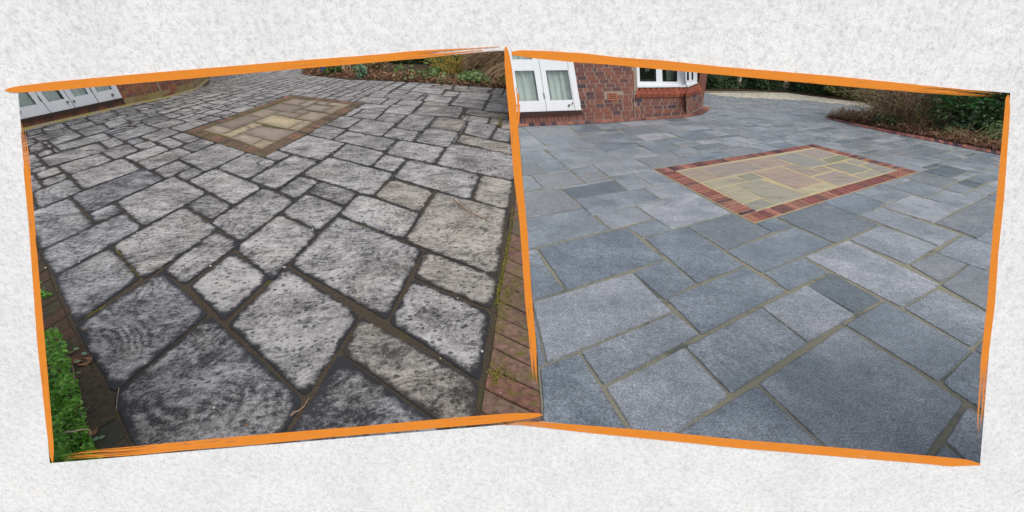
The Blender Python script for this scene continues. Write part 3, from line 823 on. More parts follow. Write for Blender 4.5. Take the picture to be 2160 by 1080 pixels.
# ================================================================ WHITE WALL WITH TWO OPENINGS AND PAINTED STROKES
HOLE = [(38, 194), (1079, 105), (1081, 117), (2131, 196), (2067, 982), (1144, 889), (105, 977)]
wall = thing('rendered_wall', (0, WY, 0), 'white rendered wall pierced by two wide leaning openings with orange brushed edges', 'wall')
def build_wall():
    f = [onY(x, y, WY) for x, y in HOLE]; c = np.mean(f, 0)
    bk = [onY(x, y, WY + WT) for x, y in HOLE]; bk = [p + (p - c) * np.array([1, 0, 1]) * .05 / np.linalg.norm((p - c)) * 1.0 for p in bk]
    # outer frame vertices matched to the hole by angle
    ox, oz0, oz1 = 2.9, -.05, 1.86
    bm = bmesh.new()
    def loop(pts): return [bm.verts.new(p) for p in pts]
    def face_ring(inner, Y):
        o = loop([(-ox, Y, oz1), (0, Y, oz1), (ox, Y, oz1), (ox, Y, oz0), (0, Y, oz0), (-ox, Y, oz0)])
        i = inner; F_ = [(o[0], o[1], i[1], i[0]), (o[1], i[2], i[1]), (o[1], o[2], i[3], i[2]), (o[2], o[3], i[4], i[3]), (o[3], o[4], i[5], i[4]), (o[4], o[5], i[6], i[5]), (o[5], o[0], i[0], i[6])]
        for q in F_: bm.faces.new(q)
        return o
    fi, bi = loop(f), loop(bk); fo, bo = face_ring(fi, WY), face_ring(bi, WY + WT)
    for A, B in ((fi, bi), (fo, bo)):
        n = len(A)
        for k in range(n): bm.faces.new((A[k], A[(k + 1) % n], B[(k + 1) % n], B[k]))
    bmesh.ops.recalc_face_normals(bm, faces=bm.faces)
    v = [tuple(x.co) for x in bm.verts]; bm.verts.index_update(); fc = [tuple(x.index for x in q.verts) for q in bm.faces]; bm.free()
    mk('render_coat', v, fc, M['white_render'], wall)
build_wall()
def interp(P, t):
    P = np.array(P, float); d = np.r_[0, np.cumsum(np.hypot(*(P[1:] - P[:-1]).T))]; d /= d[-1]
    return np.array([np.interp(t, d, P[:, 0]), np.interp(t, d, P[:, 1])])
def stroke(ea, eb, fade=(None, None), rag=.25, slit=.2, seed=0, lift=.0015, n=90, K=16):
    """one brushed stroke: strands between two pixel edges; fade = (start, end) fraction where bristles thin out"""
    r = np.random.RandomState(seed); mb = MB()
    for k in range(K):
        a0, a1 = k / K, (k + 1) / K
        lo, hi = -1, 2
        if fade[0]: lo = r.uniform(0, fade[0]) ** 1.0 * (1 if r.rand() < .8 else .3)
        if fade[1]: hi = 1 - r.uniform(0, fade[1])
        slits = []
        for _ in range(r.poisson(slit * 4)):
            s0 = r.uniform(.05, .95); 
            if fade[1] and r.rand() < .7: s0 = 1 - fade[1] * r.uniform(0, 2.2)
            if fade[0] and r.rand() < .7: s0 = fade[0] * r.uniform(0, 2.2)
            slits.append((s0, s0 + r.uniform(.01, .05), r.uniform(.3, .9)))
        prev = None
        for i in range(n + 1):
            t_ = i / n
            A, B = interp(ea, t_), interp(eb, t_)
            w0, w1 = a0, a1
            if t_ < lo or t_ > hi: prev = None; continue
            if fade[0] and t_ < lo + .05: w1 = a0 + (a1 - a0) * max(.12, (t_ - lo) / .05)
            if fade[1] and t_ > hi - .05: w1 = a0 + (a1 - a0) * max(.12, (hi - t_) / .05)
            for s0, s1, amt in slits:
                if s0 < t_ < s1: w1 = min(w1, a1 - (a1 - a0) * amt * math.sin(math.pi * (t_ - s0) / (s1 - s0)))
            jit = r.normal(0, .10) / max(6, np.linalg.norm(B - A)) if k in (0, K - 1) else 0
            P, Q = A + (B - A) * (w0 + (jit * rag * 4 if k == 0 else 0)), A + (B - A) * (w1 + (jit * rag * 4 if k == K - 1 else 0))
            ring = [onY(*P, WY - lift), onY(*Q, WY - lift), onY(*Q, WY - .0004), onY(*P, WY - .0004)]
            if prev is not None:
                mb.add(prev + ring, [(0, 1, 5, 4), (1, 2, 6, 5), (2, 3, 7, 6), (3, 0, 4, 7)])
            prev = ring
    return mb
ST = [
 (dict(ea=[(9, 190), (18, 186), (36.7, 181.7), (109, 173), (187, 165.7), (320, 153.6), (530, 136), (640, 126.7), (740, 119.4), (807, 114), (880, 106.7), (971, 102.4), (1066, 96.5)],
       eb=[(9, 190.5), (18, 194.5), (36.7, 195.6), (117, 190.7), (242, 179.6), (369, 168.6), (530, 154), (640, 144.4), (751, 135), (880, 124), (971, 116), (1001, 112.5), (1066, 105)], fade=(None, .16), slit=.16, seed=1), 'orange brushed stroke over the top of the left opening'),
 (dict(ea=[(1066, 97), (1064.3, 103), (1064.4, 134), (1067.8, 184), (1074, 247), (1083.6, 372), (1095.6, 465), (1108, 640), (1115.5, 711), (1122, 790), (1135, 832)],
       eb=[(1067, 97), (1070.5, 102), (1075, 115.6), (1081, 152), (1084.8, 187), (1088.5, 213), (1098, 330), (1113, 493), (1121, 615), (1130, 711), (1134, 794), (1138, 832)], fade=(None, .14), slit=.12, seed=2, lift=.0020, K=9), 'orange brushed stroke between the two openings'),
 (dict(ea=[(117, 962), (181, 950), (282, 941.6), (486, 922), (700, 904), (752, 900), (980, 879), (1080, 871.5), (1135, 871), (1145, 875)],
       eb=[(117, 970), (190, 967), (259, 962.6), (389, 950), (551, 937), (700, 922), (900, 905), (1040, 893), (1125, 882.5), (1145, 876)], fade=(.16, None), slit=.3, seed=3, lift=.0016), 'orange brushed stroke along the foot of the left opening'),
 (dict(ea=[(39, 246), (43, 290), (47.8, 340), (59.7, 465), (70.8, 618), (78, 720), (96, 887), (105.5, 965), (110.5, 976)],
       eb=[(52, 246), (57, 290), (62.5, 340), (73, 465), (85.5, 618), (94.7, 720), (106.5, 859), (113.6, 942), (112.5, 976)], fade=(.14, None), slit=.14, seed=4, lift=.0020, K=10), 'orange brushed stroke down the outer side of the left opening'),
 (dict(ea=[(1079, 109), (1099, 105.7), (1160, 108), (1227, 112), (1300, 120.5), (1398, 127.5), (1520, 140.4), (1754, 160), (1977, 183), (2127, 198)],
       eb=[(1079, 116), (1121, 122.4), (1165, 127), (1210, 131), (1300, 137.5), (1384, 145.6), (1520, 157.7), (1754, 179.7), (1949, 196), (2127, 208)], fade=(None, .14), slit=.2, seed=5), 'orange brushed stroke over the top of the right opening'),
 (dict(ea=[(2126, 200), (2121.5, 206), (2114, 286.7), (2101.7, 420), (2094.7, 479), (2082, 640), (2068, 767), (2060, 878), (2060, 934)],
       eb=[(2128, 200), (2129.4, 206), (2131, 235), (2118, 420), (2106, 534), (2099, 640), (2083.6, 767), (2077, 860), (2071, 934)], fade=(None, .2), slit=.14, seed=6, lift=.0020, K=10), 'orange brushed stroke down the outer side of the right opening'),
 (dict(ea=[(1034, 894), (1100, 888), (1150, 890.5), (1254, 898.6), (1400, 911), (1560, 927.5), (1754, 943), (1957, 961), (2040, 969), (2068, 978)],
       eb=[(1034, 897), (1100, 899), (1150, 903), (1250, 914), (1400, 929), (1560, 945.6), (1754, 962), (1957, 979), (2004, 984), (2068, 981.7)], fade=(.13, None), slit=.1, seed=7, lift=.0018), 'orange brushed stroke along the foot of the right opening'),
 (dict(ea=[(1087, 166), (1089, 190), (1091, 215), (1092, 262)], eb=[(1097, 176), (1098, 200), (1097, 230), (1095, 262)], fade=(.6, None), slit=.5, seed=8, lift=.0016, K=5, n=40), 'thin orange bristle marks at the top left corner of the right opening'),
]
for kw, lab in ST: 
    o = stroke(**kw).obj('brush_stroke', M['orange_paint'], wall); o['label'] = lab
# ================================================================ HOUSES
def lerp(a, b, t): return tuple(np.array(a, float) + (np.array(b, float) - np.array(a, float)) * t)
def bil(q, s, t):   # q = TL, TR, BR, BL ; t from top
    return lerp(lerp(q[0], q[1], s), lerp(q[3], q[2], s), t)
def inv_bil(q, p):
    s, t = .5, .5
    for _ in range(30):
        f = np.array(bil(q, s, t)) - p; e = 1e-4
        J = np.array([(np.array(bil(q, s + e, t)) - np.array(bil(q, s, t))) / e, (np.array(bil(q, s, t + e)) - np.array(bil(q, s, t))) / e]).T
        d = np.linalg.solve(J, -f); s += d[0]; t += d[1]
    return s, t
def pbox(mb, pl, q, o0, o1):
    """box on a wall plane: pixel quad, from offset o0 to offset o1"""
    return mb.hexa([pl.at(*p, o1) for p in q], [pl.at(*p, o0) for p in q])
def brickwork(wallpart, pl, q, rows, blen, mats, gap=.09, special=None, first=0, proud=.004, wonk=.12):
    """individual bricks in pixel patch q (TL,TR,BR,BL); blen = brick length / patch width (bottom)"""
    for i in range(rows):
        t0, t1 = (i + gap / 2) / rows, (i + 1 - gap / 2) / rows
        s = -random.random() * blen
        while s < 1:
            L = blen * (1 if random.random() < .8 else .5); a, b = max(s, 0) + .05 * blen, min(s + L, 1) - .05 * blen; s += L
            if b - a < .12 * blen: continue
            if special and special(bil(q, (a + b) / 2, (t0 + t1) / 2)): continue
            dt = random.uniform(-wonk, wonk) * .3 / rows
            qq = [bil(q, a, t0 + dt), bil(q, b, t0 + dt), bil(q, b, t1 + dt), bil(q, a, t1 + dt)]
            m = mats(bil(q, (a + b) / 2, (t0 + t1) / 2), i)
            pbox(MB(), pl, qq, -.012, proud + random.uniform(-.0025, .0025)).obj('brick', M[m], wallpart)
def door_leaf_parts(parent, pl, q, cols, pane_t, name='door', off=.0, hinge=(), knobs=(), cur='curtain'):
    """cols: list of (s0, s1, kind) kind 'stile' or 'pane'; pane_t = (top, bottom) of the glazing in t"""
    d = MB()
    for s0, s1, k in cols:
        if k == 'stile': pbox(d, pl, [bil(q, s0, 0), bil(q, s1, 0), bil(q, s1, 1), bil(q, s0, 1)], off - .03, off + .015)
        else:
            for t0, t1 in k: pbox(d, pl, [bil(q, s0, t0), bil(q, s1, t0), bil(q, s1, t1), bil(q, s0, t1)], off - .03, off + .012)
    door = d.obj(name, M['white_paint'], parent)
    for s0, s1, k in cols:
        if k == 'stile': continue
        tt = sorted(k)
        for (a0, a1), (b0, b1) in zip(tt[:-1], tt[1:]):
            g = [bil(q, s0, a1), bil(q, s1, a1), bil(q, s1, b0), bil(q, s0, b0)]
            pbox(MB(), pl, g, off - .02, off - .014).obj('pane', M['glass'], door)
    for p in hinge:
        pbox(MB(), pl, p, off + .012, off + .03).obj('hinge', M['hinge_metal'], door)
    for x, y, r in knobs:
        c = pl.at(x, y, off + .03); rr = np.linalg.norm(pl.at(x + r, y, off + .03) - c)
        MB().tube([pl.at(x, y, off + .01), c + pl.n * .01], rr, 8).obj('knob', M['hinge_metal'], door)
    return door
def curtain(parent, pl, q, off, waves, amp=.03, gap=None):
    n = 60; V = []; Fc = []
    for i in range(n + 1):
        s = i / n; o = off + amp * math.sin(s * waves * 2 * math.pi + 1.3 * math.sin(s * 9)) + amp * .4 * math.sin(s * waves * 4.7)
        V += [pl.at(*bil(q, s, 0), o), pl.at(*bil(q, s, 1), o)]
    for i in range(n):
        if gap and gap[0] < i / n < gap[1]: continue
        Fc.append((2 * i, 2 * i + 1, 2 * i + 3, 2 * i + 2))
    V2 = V + [v - pl.n * .004 for v in V]; m = len(V)
    Fc = Fc + [tuple(j + m for j in f[::-1]) for f in Fc]
    return mk('curtain', V2, Fc, M['curtain'], parent, smooth=True)
def back_room(parent, pl, q, off):
    mb = MB(); pbox(mb, pl, q, off - .05, off); return mb.obj('room', M['room_dark'], parent)
def solid_wall(mb, pl, q, th=.10, off=0): return pbox(mb, pl, q, off - th, off)

# ---------------- house beside the cleaned paving
hA = G(1083, 266); house = thing('brick_house', G(1280, 252), 'red brick house with white glazed doors and bay window beside the cleaned paving', 'house')
PF = Plane((1096, 262), (1341, 248.5)); PB = Plane((1341, 248.8), (1449, 242.5)); PS = Plane((1449, 242.5), (1481.5, 224.5))
wm = MB()
solid_wall(wm, PF, [(1204, 92), (1336, 92), (1341.2, 249), (1227.3, 255)])
solid_wall(wm, PF, [(1078, 238), (1228, 234), (1227.3, 255), (1084, 263.5)])
solid_wall(wm, PB, [(1337, 196), (1447.2, 196), (1449.3, 243), (1339, 250.4)])
solid_wall(wm, PS, [(1446.8, 196), (1480.6, 186.5), (1481.5, 225), (1449, 243)])
solid_wall(wm, PF, [(1330, 90), (1341, 90), (1347, 249.3), (1338, 249.6)], .1, -.03)
wpart = wm.obj('wall', M['mortar'], house)
def mats_r(p, i):
    return 'wall_brick'
VENT = [(1280.5, 196.5), (1301, 195.5), (1303, 211), (1283, 211.8)]
def in_vent(p): return 1273 < p[0] < 1305 and 195.5 < p[1] < 212.5
brickwork(wpart, PF, [(1205, 118), (1336.5, 116.5), (1341, 248.8), (1227.3, 254.5)], 16, .165, mats_r, special=in_vent)
brickwork(wpart, PB, [(1336.8, 199.5), (1447, 198), (1449, 242.2), (1340.8, 249)], 6, .18, mats_r)
brickwork(wpart, PS, [(1447, 198), (1480.6, 188.8), (1481.3, 224.3), (1449, 242.3)], 6, .34, mats_r, proud=.003)
v = pbox(MB(), PF, VENT, -.01, .012).obj('air_vent', M['vent_clay'], wpart)
vh = MB()
for r_ in range(3):
    for c_ in range(5):
        s0 = .14 + c_ * .15 + (.03 if r_ % 2 else 0); t0 = .18 + r_ * .24
        pbox(vh, PF, [bil(VENT, s0, t0), bil(VENT, s0 + .09, t0), bil(VENT, s0 + .09, t0 + .13), bil(VENT, s0, t0 + .13)], .006, .0135)
vh.obj('vent_openings', M['vent_hole'], wpart)
# soldier bricks under the door sill
for i in range(17):
    a_, b_ = (i + .08) / 17, (i + .92) / 17; q = [(1093, 246.5), (1227, 239.8), (1229.5, 253.5), (1096, 260.5)]
    pbox(MB(), PF, [bil(q, a_, 0), bil(q, b_, 0), bil(q, b_, 1), bil(q, a_, 1)], -.01, .005 + random.uniform(-.002, .002)).obj('brick', M['wall_brick'], wpart)
pbox(MB(), PF, [(1090, 237.5), (1228.5, 233.2), (1229, 238.6), (1092, 245)], -.06, .07).obj('door_sill', M['dark_sill'], house)
# doors
DQ = [(1066.5, 92), (1203, 92), (1226, 232.2), (1089.5, 236.8)]
def S(x, y): return inv_bil(DQ, np.array([x, y]))
s_ = lambda x, y: S(x, y)[0]
t_ = lambda x, y: S(x, y)[1]
pa0, pa1, pb0, pb1 = s_(1090, 180), s_(1131.5, 180), s_(1156, 180), s_(1203, 180)
tt = [(0, .02), (t_(1140, 125), t_(1140, 148.6)), (t_(1140, 212.3), 1)]
jm = s_(1146.5, 190)
door_leaf_parts(house, PF, DQ, [(-.02, pa0, 'stile'), (pa0, pa1, tt), (pa1, jm - .003, 'stile')], None, hinge=[[(1146.3, 195.5), (1147.8, 195.5), (1150, 208), (1148.3, 208)]], knobs=[(1091.5, 222, 1.6)])
door_leaf_parts(house, PF, DQ, [(jm + .003, pb0, 'stile'), (pb0, pb1, tt), (pb1, pb1 + .012, 'stile')], None, knobs=[(1200.5, 222, 2.2)])
pbox(MB(), PF, [bil(DQ, pb1 + .016, 0), bil(DQ, 1, 0), bil(DQ, 1, 1), bil(DQ, pb1 + .016, 1)], -.03, .02).obj('door_frame', M['white_paint'], house)
pbox(MB(), PF, [(1207.2, 215.5), (1209, 215.5), (1209.5, 220), (1207.5, 220)], .02, .035).obj('door_catch', M['hinge_metal'], house)
curtain(house, PF, [(1060, 92), (1203, 92), (1224, 230), (1085, 234)], -.09, 9, .025)
back_room(house, PF, [(1060, 90), (1340, 92), (1341, 249), (1085, 262)], -.55)
# bay: sill of sloping bricks, window
WB, WS_ = .14, .14
for r_ in range(2):
    n = 9
    for i in range(n + 1):
        a_, b_ = (i - (.5 if r_ else 0)) / n, (i + 1 - (.5 if r_ else 0)) / n; a_, b_ = max(a_, 0) + .006, min(b_, 1) - .006
        if b_ - a_ < .03: continue
        lo = lambda s: PB.at(*lerp((1341, 199.3), (1447, 198), s), .035); hi = lambda s: PB.at(*lerp((1343, 185), (1452, 184), s), -.10)
        P4 = [lo(a_), lo(b_), hi(b_), hi(a_)]
        f0, f1 = (.03, .48) if r_ == 0 else (.52, .97)
        up = lambda A, B, f: A + (B - A) * f
        q4 = [up(P4[0], P4[3], f0), up(P4[1], P4[2], f0), up(P4[1], P4[2], f1), up(P4[0], P4[3], f1)]
        MB().hexa(q4, [p - np.array([0, 0, .07]) for p in q4]).obj('brick', M['sill_brick'], wpart)
    for i in range(5):
        a_, b_ = (i + .03) / 5, (i + .97) / 5
        lo = lambda s: PS.at(*lerp((1447.2, 198), (1481.3, 188.6), s), .03); hi = lambda s: PS.at(*lerp((1452.3, 183.8), (1474, 176), s), -.12)
        P4 = [lo(a_), lo(b_), hi(b_), hi(a_)]; f0, f1 = (.03, .48) if r_ == 0 else (.52, .97)
        q4 = [up(P4[0], P4[3], f0), up(P4[1], P4[2], f0), up(P4[1], P4[2], f1), up(P4[0], P4[3], f1)]
        MB().hexa(q4, [p - np.array([0, 0, .07]) for p in q4]).obj('brick', M['sill_brick'], wpart)
PBw = Plane((1342, 250), (1449, 242.5)); 
def C2(x, y): return (1280 + x / 6.75, 110 + y / 6.75)
win = MB()
for q in ([(398, -60), (455, -60), (472, 440), (418, 440)], [(693, -60), (775, -60), (795, 440), (706, 440)], [(1002, -60), (1128, -60), (1132, 440), (1003, 440)]):
    pbox(win, PB, [C2(*p) for p in q], -.17, -.105)
pbox(win, PB, [C2(418, 418), C2(1135, 421), C2(1140, 470), C2(428, 470)], -.17, -.10)
pbox(win, PB, [C2(432, 468), C2(1150, 468), C2(1165, 497), C2(436, 503)], -.17, -.07)
WN = win.obj('window', M['white_paint'], house)
wsd = MB()
for q in ([(1118, -60), (1136, -60), (1140, 440), (1122, 445)], [(1168, -60), (1200, -60), (1206, 410), (1170, 420)], [(1231, -60), (1284, -60), (1288, 405), (1231, 412)]):
    pbox(wsd, PS, [C2(*p) for p in q], -.17, -.11)
pbox(wsd, PS, [C2(1122, 409), C2(1284, 380), C2(1288, 435), C2(1140, 470)], -.17, -.10)
pbox(wsd, PS, [C2(1140, 468), C2(1290, 430), C2(1306, 440), C2(1165, 497)], -.16, -.07)
WN2 = wsd.obj('window', M['white_paint'], house)
for q in ([(455, -60), (693, -60), (706, 418), (472, 418)], [(775, -60), (1002, -60), (1003, 418), (795, 418)]):
    pbox(MB(), PB, [C2(*p) for p in q], -.15, -.144).obj('pane', M['glass'], WN)
for q in ([(1136, -60), (1168, -60), (1170, 412), (1140, 412)], [(1200, -60), (1231, -60), (1231, 395), (1206, 395)]):
    pbox(MB(), PS, [C2(*p) for p in q], -.15, -.144).obj('pane', M['glass'], WN2)
curtain(house, PB, [C2(850, -60), C2(960, -60), C2(960, 400), C2(845, 400)], -.45, 4, .03)
curtain(house, PB, [C2(560, -60), C2(610, -60), C2(610, 270), C2(545, 275)], -.5, 2, .03)
pbox(MB(), PB, [(1330, 60), (1462, 60), (1462, 240), (1330, 250)], -1.3, -1.2).obj('room', M['room_dark'], house)
# body, upper storey and roof (behind the white wall from here, but the house is a house)
def wall_run(mb, pts, z0, z1, off, th=.2):
    for a_, b_ in zip(pts[:-1], pts[1:]):
        a_, b_ = np.array(a_, float), np.array(b_, float); d = (b_ - a_) / np.linalg.norm(b_ - a_); n = np.array([-d[1], d[0]])
        A, B = a_ + n * off, b_ + n * off; C_, D_ = B + n * th, A + n * th
        mb.hexa([(*A, z0), (*B, z0), (*C_, z0), (*D_, z0)], [(*A, z1), (*B, z1), (*C_, z1), (*D_, z1)])
def hull_block(mb, xy, z0, z1): mb.hexa([(x, y, z1) for x, y in xy], [(x, y, z0) for x, y in xy])
a1, a2, a3, a4 = G(1083, 263)[:2], G(1342, 249)[:2], G(1449, 242.5)[:2], G(1481.5, 224.5)[:2]
ztop = PF.at(1210, 92)[2]
ub = MB(); hull_block(ub, [a1 + (0, .02), a2, a3, a4, a4 + (-.4, 5), a1 + (0, 6)], ztop + .02, ztop + .9)
ub.obj('upper_wall', M['wall_brick'], house)
sb_ = MB(); wall_run(sb_, [a4, a4 + (-.4, 5), a1 + (0, 6), a1 + (0, .3)], .0, ztop + .02, -.1 if False else 0.0); sb_.obj('side_wall', M['wall_brick'], house)
rf = MB(); c_ = (a1 + a4) / 2 + (0, 3)
e_ = [a1 + (-.1, -.4), a3 + (.3, -.5), a4 + (.5, -.2), a4 + (.1, 5.4), a1 + (-.1, 6.4)]
n_ = len(e_); rf.add([(*p, ztop + .9) for p in e_] + [(*(c_ + (p - c_) * .15), ztop + 2.6) for p in e_], [(i, (i + 1) % n_, (i + 1) % n_ + n_, i + n_) for i in range(n_)] + [tuple(range(n_, 2 * n_)), tuple(range(n_ - 1, -1, -1))])
rf.obj('roof', M['roof_tile'], house)
# brick edgings on the ground
ef = thing('foundation_edging', G(1280, 254), None, None)
ef.parent = cleaned; ef.location = Vector(G(1280, 254)) - wloc(cleaned)
def ground_bricks(line_in, line_out, n, mat, par, top=.014):
    for i in range(n):
        a_, b_ = (i + .04) / n, (i + .96) / n; q = [interp(line_in, a_), interp(line_in, b_), interp(line_out, b_), interp(line_out, a_)]
        z = top + random.uniform(-.002, .002)
        MB().hexa([G(*p, z) for p in q], [G(*p, z - .03) for p in q]).obj('brick', M[mat], par)
ground_bricks([(1092, 260.3), (1228, 254.8), (1342, 249), (1445, 243)], [(1092, 267), (1228, 261.5), (1342, 254.5), (1446, 247.5)], 30, 'paver_red', ef)
ground_bricks([(1445, 243), (1470, 233), (1481, 226.5), (1483.5, 223.5)], [(1446, 247.5), (1480, 242), (1494, 234), (1499.5, 226.5)], 9, 'paver_red', ef)
be = thing('bed_edging', G(1900, 280), None, None); be.parent = cleaned; be.location = Vector(G(1900, 280)) - wloc(cleaned)
ground_bricks([(1740, 246), (1850, 269), (2000, 297), (2200, 335)], [(1743, 249.8), (1850, 274.6), (2000, 304), (2200, 343.5)], 46, 'paver_red', be)

# ---------------- house beside the uncleaned paving
lh = thing('brick_house', G(200, 238), 'red brick house with row of white doors and mossy foot beside the uncleaned paving', 'house')
QF = Plane((52, 273.5), (266, 223.5)); Q2 = Plane((266, 223.5), (345, 207.5)); Q3 = Plane((345, 207.5), (412, 188)); Q4 = Plane((412, 188), (437, 168))
lw = MB()
solid_wall(lw, QF, [(36, 256), (259, 209), (266, 224), (46, 276)])
solid_wall(lw, Q2, [(192, 84), (300, 76), (345, 208), (266, 224)])
solid_wall(lw, Q3, [(300, 76), (376, 60), (412, 188.5), (345, 208)])
solid_wall(lw, Q4, [(376, 60), (415, 50), (438, 167), (412, 188.5)])
lwp = lw.obj('wall', M['mortar_mossy'], lh)
def mats_l(rows):
    def f(p, i): return 'mossy_wall_brick' if i >= rows - 2 and random.random() < .85 else 'wall_brick_warm'
    return f
brickwork(lwp, Q2, [(233.5, 166), (326.5, 150), (344.5, 206.5), (265.5, 222.5)], 8, .19, mats_l(8))
brickwork(lwp, Q3, [(326.5, 150), (396, 131), (411.5, 187.5), (345, 206.5)], 8, .23, mats_l(8))
brickwork(lwp, Q4, [(396.5, 131), (429, 118), (437, 166.5), (412, 187)], 7, .5, mats_l(7))
for i in range(36):
    a_, b_ = (i + .08) / 36, (i + .92) / 36; q = [(44, 260), (261.5, 213.5), (266.5, 221.5), (49, 272)]
    pbox(MB(), QF, [bil(q, a_, 0), bil(q, b_, 0), bil(q, b_, 1), bil(q, a_, 1)], -.01, .005 + random.uniform(-.002, .002)).obj('brick', M['wall_brick_warm'], lwp)
pbox(MB(), QF, [(36, 253.5), (259, 206.5), (262.5, 212.5), (40, 259.5)], -.06, .06).obj('door_sill', M['dark_sill'], lh)
LQ = [(-68, 122), (194, 86), (258, 206), (42, 252)]
def C3(x, y): return (20 + x / 7.2, 140 + y / 7.2)
ls = lambda p: inv_bil(LQ, np.array(p))[0]
lt = lambda p: inv_bil(LQ, np.array(p))[1]
tb = np.mean([lt(C3(590, 540)), lt(C3(985, 465)), lt(C3(1335, 390))]); print('tb', tb)
TT = [(0, .02), (tb, 1)]
sx = [ls(C3(*p)) for p in ((415, 575), (500, 535), (590, 540), (835, 490), (905, 490), (985, 465), (1200, 420), (1262, 395), (1335, 390), (1575, 345), (1610, 430))]
print('sx', np.round(sx, 3))
door_leaf_parts(lh, QF, LQ, [(.0, sx[0], TT), (sx[0], sx[1] - .003, 'stile')], None, knobs=[(*C3(155, 690), 1.4)])
door_leaf_parts(lh, QF, LQ, [(sx[1] + .003, sx[2], 'stile'), (sx[2], sx[3], TT), (sx[3], sx[4] - .003, 'stile')], None, hinge=[[C3(425, 447), C3(438, 447), C3(494, 534), C3(484, 534)]], knobs=[(*C3(877, 542), 1.6)])
door_leaf_parts(lh, QF, LQ, [(sx[4] + .003, sx[5], 'stile'), (sx[5], sx[6], TT), (sx[6], sx[7] - .003, 'stile')], None, hinge=[[C3(1213, 318), C3(1226, 318), C3(1260, 385), C3(1248, 385)]], knobs=[(*C3(975, 530), 1.6)])
door_leaf_parts(lh, QF, LQ, [(sx[7] + .003, sx[8], 'stile'), (sx[8], sx[9], TT), (sx[9], sx[10] - .003, 'stile')], None, knobs=[(*C3(1561, 433), 1.6)])
pbox(MB(), QF, [bil(LQ, sx[10] + .003, 0), bil(LQ, 1, 0), bil(LQ, 1, 1), bil(LQ, sx[10] + .003, 1)], -.03, .02).obj('door_frame', M['white_paint'], lh)
curtain(lh, QF, [bil(LQ, 0, 0), bil(LQ, .52, 0), bil(LQ, .52, .97), bil(LQ, 0, .97)], -.075, 8, .02, gap=(.90, .965))
curtain(lh, QF, [bil(LQ, .52, 0), bil(LQ, .99, 0), bil(LQ, .99, .97), bil(LQ, .52, .97)], -.075, 8, .02)
pbox(MB(), QF, [(-70, 120), (198, 84), (262, 215), (36, 262)], -.6, -.55).obj('room', M['room_dark'], lh)
b1, b2, b3, b4 = G(46, 275)[:2], G(266, 223.5)[:2], G(345, 207.5)[:2], G(437, 168)[:2]
zt = QF.at(196, 88)[2]; b3b = G(412, 188)[:2]
dd = (b2 - b1) / np.linalg.norm(b2 - b1); b0 = b1 - dd * 2.5; nb = np.array([-dd[1], dd[0]]) * 7
ub = MB(); hull_block(ub, [b0, b2, b3, b3b, b4, b4 + nb, b0 + nb], zt + .05, zt + 1.2); ub.obj('upper_wall', M['wall_brick_warm'], lh)
sw = MB(); wall_run(sw, [b4, b4 + nb, b0 + nb, b0, b1 - dd * .05], 0, zt + .05, 0); sw.obj('side_wall', M['wall_brick_warm'], lh)
rf = MB(); e_ = [b0 - dd * .3 - nb * .05, b3 - nb * .06, b3b - nb * .05, b4 + dd * .4, b4 + nb * 1.05, b0 + nb * 1.05]; c_ = sum(e_) / len(e_); n_ = len(e_)
rf.add([(*p, zt + 1.2) for p in e_] + [(*(c_ + (p - c_) * .15), zt + 3.2) for p in e_], [(i, (i + 1) % n_, (i + 1) % n_ + n_, i + n_) for i in range(n_)] + [tuple(range(n_, 2 * n_)), tuple(range(n_ - 1, -1, -1))])
rf.obj('roof', M['roof_tile'], lh)
# mossy mortar fillet at the foot of the wall
fl = MB()
fln = [(44, 276), (266, 224.2), (345, 208.3), (412, 189), (438, 168)]
for p, q in zip(fln[:-1], fln[1:]):
    A, B = G(*p), G(*q); d = (B - A) / np.linalg.norm(B - A); n = np.array([d[1], -d[0], 0])
    if n @ (CAM - A) < 0: n = -n
    fl.hexa([A + n * .001 + (0, 0, .045), B + n * .001 + (0, 0, .045), B + n * .045 + (0, 0, .012), A + n * .045 + (0, 0, .012)], [A - n * .02 - (0, 0, .01), B - n * .02 - (0, 0, .01), B + n * .06 - (0, 0, .01), A + n * .06 - (0, 0, .01)])
fl.obj('mortar_fillet', M['mortar_mossy'], lh)

# ================================================================ PLANTING BEDS, FAR GROUND
def bed(name, px, lab, z=.035, mat='soil', world=None):
    P = [G(*p)[:2] for p in px] + (world or [])
    o = MB().hexa([(x, y, z) for x, y in P], [(x, y, -.03) for x, y in P]).obj(name, M[mat], None, 'structure'); return o
bed('planting_bed', [(638, 157), (735, 168.5), (830, 171.5), (960, 177), (1082.5, 187.5), (1079, 130), (640, 130)], '')
bed('planting_bed', [(1744, 247.2), (1850, 270.2), (2000, 298.3), (2200, 336), (2290, 352), (2330, 190), (1860, 214), (1838, 236)], '')
bed('planting_bed', [(1483, 192), (1600, 192.5), (1660, 196), (1760, 209), (1834, 218), (1900, 175), (1483, 175)], '')
ws_ = [(G(52, 470)[0], G(52, 470)[1])]
bed('planting_bed', [(60, 530), (40, 570), (95, 700), (140, 800), (196, 925), (236, min(1010, PYN - 4)), (-150, min(1010, PYN - 4)), (-300, 700), (-150, 530)], '', z=.006)

